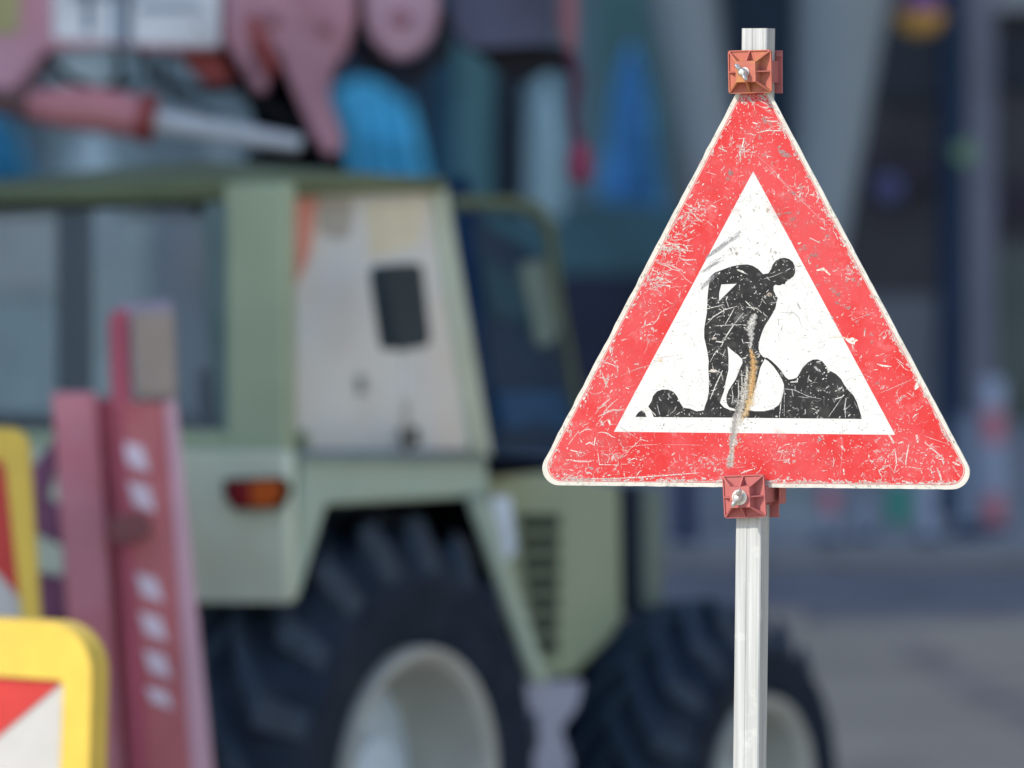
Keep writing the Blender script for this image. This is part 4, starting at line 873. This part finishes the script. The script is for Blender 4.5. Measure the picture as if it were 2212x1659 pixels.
for _ in range(22):
    x, y = rng.uniform(2080, 2330), rng.uniform(560, 780)
    if iswht(x, y): blob(x, y, rng.uniform(3, 8), rng.uniform(2, 5), rng.choice([(.30, .28, .25), (.40, .33, .26), (.42, .41, .38)]), rng.uniform(.4, .8), rng.uniform(0, 3), jag=.7)
for pts, w, a in (([(1360, 592), (1430, 600), (1490, 600), (1525, 640), (1545, 715)], 2.2, .8), ([(1580, 510), (1578, 700)], 1.2, .4), ([(1510, 520), (1525, 555)], 7, .6), ([(1365, 640), (1370, 700)], 4, .5), ([(1560, 770), (1580, 775)], 5, .6),
                  ([(1395, 710), (1385, 740)], 6, .5), ([(1590, 900), (1612, 890)], 7, .5), ([(1215, 60), (1200, 75)], 5, .7), ([(1150, 1437), (1172, 1437)], 6, .8), ([(1210, 150), (1225, 160)], 8, .5), ([(495, 938), (390, 975)], 1.8, .45), ([(160, 1470), (230, 1525)], 2, .6)):
    strip(Z(pts), w, (.34, .33, .32), a)
blob(*Z([(468, 962)])[0], 5, 5, (.68, .52, .3), .8); blob(*Z([(1700, 270)])[0], 5, 5, (.7, .7, .6), .6); blob(*Z([(1925, 815)])[0], 17, 8, (.72, .69, .60), .95, .2); blob(*Z([(340, 1340)])[0], 14, 11, (.70, .68, .62), .8, 0, True)
strip(Z([(1750, 790), (1830, 780), (1900, 800)]), [3, 6, 5], (.66, .60, .50), .7)
me = bpy.data.meshes.new('scratches'); me.from_pydata([tuple(p) for p in W_v], [], W_f)
ca = me.color_attributes.new('wear', 'FLOAT_COLOR', 'POINT')
ca.data.foreach_set('color', [c for col in W_c for c in col]); me.materials.append(m_scr)
wo = link(bpy.data.objects.new('scratches', me)); adopt(wo, sg); wo['kind'] = 'stuff'

# square pole, leaning slightly
m_alu = bpy.data.materials.new('pole_aluminium'); m_alu.use_nodes = True
def make_alu(m):
    n, l = m.node_tree.nodes, m.node_tree.links; b = n['Principled BSDF']; tc = n.new('ShaderNodeTexCoord')
    mp = n.new('ShaderNodeMapping'); mp.inputs['Scale'].default_value = (190, 190, 4); l.new(tc.outputs['Object'], mp.inputs[0])
    t = n.new('ShaderNodeTexNoise'); t.inputs['Scale'].default_value = 1; t.inputs['Detail'].default_value = 4; l.new(mp.outputs[0], t.inputs['Vector'])
    t2 = n.new('ShaderNodeTexNoise'); t2.inputs['Scale'].default_value = 28; t2.inputs['Detail'].default_value = 5; l.new(tc.outputs['Object'], t2.inputs['Vector'])
    r = n.new('ShaderNodeValToRGB'); r.color_ramp.elements[0].position = .3; r.color_ramp.elements[0].color = (.33, .335, .32, 1)
    r.color_ramp.elements[1].position = .7; r.color_ramp.elements[1].color = (.51, .515, .495, 1); l.new(t.outputs[0], r.inputs[0])
    r2 = n.new('ShaderNodeMapRange'); r2.inputs[1].default_value = .58; r2.inputs[2].default_value = .66; r2.inputs[4].default_value = .55; l.new(t2.outputs[0], r2.inputs[0])
    mx = n.new('ShaderNodeMix'); mx.data_type = 'RGBA'; l.new(r2.outputs[0], mx.inputs[0]); l.new(r.outputs[0], mx.inputs[6]); mx.inputs[7].default_value = (.55, .55, .515, 1)
    l.new(mx.outputs[2], b.inputs['Base Color']); b.inputs['Metallic'].default_value = .1; b.inputs['Roughness'].default_value = .6
    bp = n.new('ShaderNodeBump'); bp.inputs['Strength'].default_value = .25; bp.inputs['Distance'].default_value = .001; l.new(t.outputs[0], bp.inputs['Height']); l.new(bp.outputs[0], b.inputs['Normal'])
make_alu(m_alu)
POFF = -.004                       # front face of the pole lies behind the plate
HS = .019
def ax_pt(y):                      # pole axis at source row y, on the pole's front face
    x = 2189 + (2163.5 - 2189) * (y - 74) / (2229 - 74)
    return S(x, y, POFF) - SN * HS
ptop = ax_pt(82); p2 = ax_pt(2229); adir = (p2 - ptop).normalized(); pbot = ptop + adir * ((ptop.z - .05) / -adir.z)
def section(c, h, r, ch=.0022):
    pts = []
    for sx, sy in ((-1, -1), (1, -1), (1, 1), (-1, 1)):
        a = (sx * h, sy * (h - ch)); b = (sx * (h - ch), sy * h)
        pts += ([a, b] if sx * sy > 0 else [b, a])
    return [c + ST * x + SN * y for x, y in pts]
def groove_section(c):
    # front face with a shallow central double groove
    h = HS; ch = .0018
    pts = [(-h, -h + ch), (-h + ch, -h), (h - ch, -h), (h, -h + ch), (h, -.0026), (h - .0005, -.0022), (h - .0005, .0022), (h, .0026), (h, h - ch), (h - ch, h),
           (.0026, h), (.0020, h - .0007), (-.0020, h - .0007), (-.0026, h), (-h + ch, h), (-h, h - ch)]
    return [c + ST * x + SN * y for x, y in pts]
def sweep_tube(c0, c1):
    o0, o1 = groove_section(c0), groove_section(c1); i0 = [c0 + ST * x + SN * y for x, y in ((-.0165, -.0165), (.0165, -.0165), (.0165, .0165), (-.0165, .0165))]
    i1 = [p + (c1 - c0) for p in i0]; n = len(o0); mb = MB(); vs = o0 + o1 + i0 + i1; fs = [[i, (i + 1) % n, (i + 1) % n + n, i + n] for i in range(n)]
    k = 2 * n; fs += [[k + i, k + (i + 1) % 4, k + 4 + (i + 1) % 4, k + 4 + i] for i in range(4)]
    t = tessellate_polygon([o0, i0]); m_ = lambda i, o_: (i if i < n else k + i - n) if o_ == 0 else (i + n if i < n else k + 4 + i - n)
    fs += [[m_(i, 0) for i in tr__] for tr__ in t] + [[m_(i, 1) for i in tr__] for tr__ in t]
    return mb.add(vs, fs)
sweep_tube(ptop, pbot).build('pole', m_alu, sg, smooth=0)
MB().box((pbot.x, pbot.y, .06), ST * .2, SN * .36, UP * .06).build('foot', m_rubf, sg, bevel=.02)

# plastic clamps
def clamp(name, cx_, cy_, rot, hw, hh, m, m2, bolt_rot, washer, label):
    """cx_, cy_: centre of the front plate in source px"""
    PO = .010; c = S(cx_, cy_, PO); rx = ST * math.cos(rot) + UP * math.sin(rot); rz = UP * math.cos(rot) - ST * math.sin(rot)
    q = lambda x, z, n_=0.0: c + rx * x + rz * z + SN * n_
    cl = part('clamp', sg)
    mb = MB()
    loop = rounded([q(-hw, -hh), q(hw, -hh), q(hw, hh), q(-hw, hh)], .004, 4)
    mb.prism(loop, SN * .0035)
    mb.box(c - SN * .005, rx * .012, rz * .012, SN * .0049)
    # raised rim round the plate
    h1, h2 = hw, hh; rim = .0016
    mb.holed([rounded([q(-h1, -h2, .0035), q(h1, -h2, .0035), q(h1, h2, .0035), q(-h1, h2, .0035)], .004, 4),
              rounded([q(-h1 + rim, -h2 + rim, .0035), q(h1 - rim, -h2 + rim, .0035), q(h1 - rim, h2 - rim, .0035), q(-h1 + rim, h2 - rim, .0035)], .003, 4)], SN * .002)
    B, H = .0148, .024; Bb = B + .001
    mb.add([q(-Bb, -Bb, .003), q(Bb, -Bb, .003), q(Bb, Bb, .003), q(-Bb, Bb, .003), q(-B, -B, H), q(B, -B, H), q(B, B, H), q(-B, B, H)],
           [[0, 1, 2, 3], [4, 5, 6, 7], [0, 1, 5, 4], [1, 2, 6, 5], [2, 3, 7, 6], [3, 0, 4, 7]])
    t_ = .0011
    def rib(x0, z0, x1, z1):
        d = Vector((x1 - x0, z1 - z0)).normalized(); nx, nz = -d.y * t_, d.x * t_
        lo = [(x0, z0, .003), (x1, z1, .003), (x1, z1, .0055), (x0, z0, H - .0003)]
        a = [q(x + nx, z + nz, n_) for x, z, n_ in lo]; b = [q(x - nx, z - nz, n_) for x, z, n_ in lo]
        mb.add(a + b, [[0, 1, 2, 3], [7, 6, 5, 4], [0, 1, 5, 4], [1, 2, 6, 5], [2, 3, 7, 6], [3, 0, 4, 7]])
    for sx in (-1, 0, 1):
        for sz in (-1, 0, 1):
            if sx or sz: rib(sx * B * .93, sz * B * .93, sx * (hw - .0012), sz * (hh - .0012))
    mb.build('front_plate', m, cl, smooth=0)
    # rear half: web along the right of the pole, back flange
    pc = (ax_pt(cy_) - SN * 0)
    r_ = lambda x, n_, z: pc + ST * x + SN * n_ + UP * z
    rb = MB()
    zc = 0.0
    if washer:
        rb.box(r_(0, -.0235, -.004), ST * .031, SN * .0022, UP * .028)
        for x in (-.0255, .0225): pass
        rb.box(r_(.030, .004, .004), ST * .0012, SN * .030, UP * .0120)          # broad side web
        rb.box(r_(.0395, -.0120, .002), ST * .0012, SN * .0120, UP * .0135)
        rb.box(r_(.030, -.0235, .002), ST * .011, SN * .0018, UP * .0135)
        rb.box(r_(.0245, .006, .0), ST * .005, SN * .0012, UP * .012)
        rb.box(r_(.0245, .010, .004), ST * .006, SN * .012, UP * .0015)
        rb.box(r_(-.0255, .008, -.0045), ST * .006, SN * .010, UP * .0045)
        rb.box(r_(-.028, -.0235, .002), ST * .010, SN * .0018, UP * .0135)
    else:
        rb.box(r_(0, -.0235, 0), ST * .0285, SN * .0022, UP * .0305)
        rb.box(r_(.0222, .0, 0), ST * .0014, SN * .024, UP * .0155)
        rb.box(r_(-.0232, .0, 0), ST * .0014, SN * .024, UP * .0155)
        rb.box(r_(.025, -.0185, .0235), ST * .0032, SN * .0030, UP * .0018)
    rb.build('rear_bracket', m2, cl, smooth=0, bevel=.0006)
    m_zinc = mat('zinc', (.62, .61, .58), .38, metal=.75, var=.15, scale=60)
    wb = MB()
    bx0, bz0 = (.0, .0) if washer else (-.001, -.001)
    wb.lathe(q(bx0, bz0, H), SN, rx, rz, [(.011 if washer else .007, 0), (.011 if washer else .007, .0016), (.0045, .0018), (.0045, .004), (.0058, .005), (.0062, .012), (.0045, .0145), (.0038, .016), (.001, .0165)], 28)
    d1 = rx * math.cos(bolt_rot) + rz * math.sin(bolt_rot); d2 = SN.cross(d1)
    for sg_ in (-1, 1):
        # wing: flattened ear
        cc = q(bx0, bz0, H + .0125) + d1 * sg_ * .0075
        n1, n2 = 14, 8; vs = []; fs = []
        for i in range(n2 + 1):
            ph = math.pi * i / n2
            for j in range(n1):
                th = 2 * math.pi * j / n1
                vs.append(cc + d1 * (math.sin(ph) * math.cos(th) * .0068) + d2 * (math.sin(ph) * math.sin(th) * .0034) + (SN * .95 + d1 * sg_ * .3) * (math.cos(ph) * .0085))
        for i in range(n2):
            for j in range(n1): fs.append([i * n1 + j, i * n1 + (j + 1) % n1, (i + 1) * n1 + (j + 1) % n1, (i + 1) * n1 + j])
        wb.add(vs, fs)
    wb.build('wing_bolt', m_zinc, cl, smooth=50)
    cl['label'] = label
    return cl
m_cl_o = mat('clamp_orange', (.44, .135, .095), .65, var=.1, scale=60, dirt=(.46, .22, .07), dirt_amt=.95, dirt_scale=42)
m_cl_r = mat('clamp_red', (.42, .125, .115), .65, var=.06, scale=60)
clamp('clamp', 2179.5, 208, 0.02, .0322, .0305, m_cl_o, m_cl_r, R(-55), False, 'weathered orange red clamp at the top of the sign')
clamp('clamp', 2163, 1440, R(3.4), .0312, .0302, m_cl_r, m_cl_r, R(62), True, 'clean dull red clamp at the bottom of the sign')
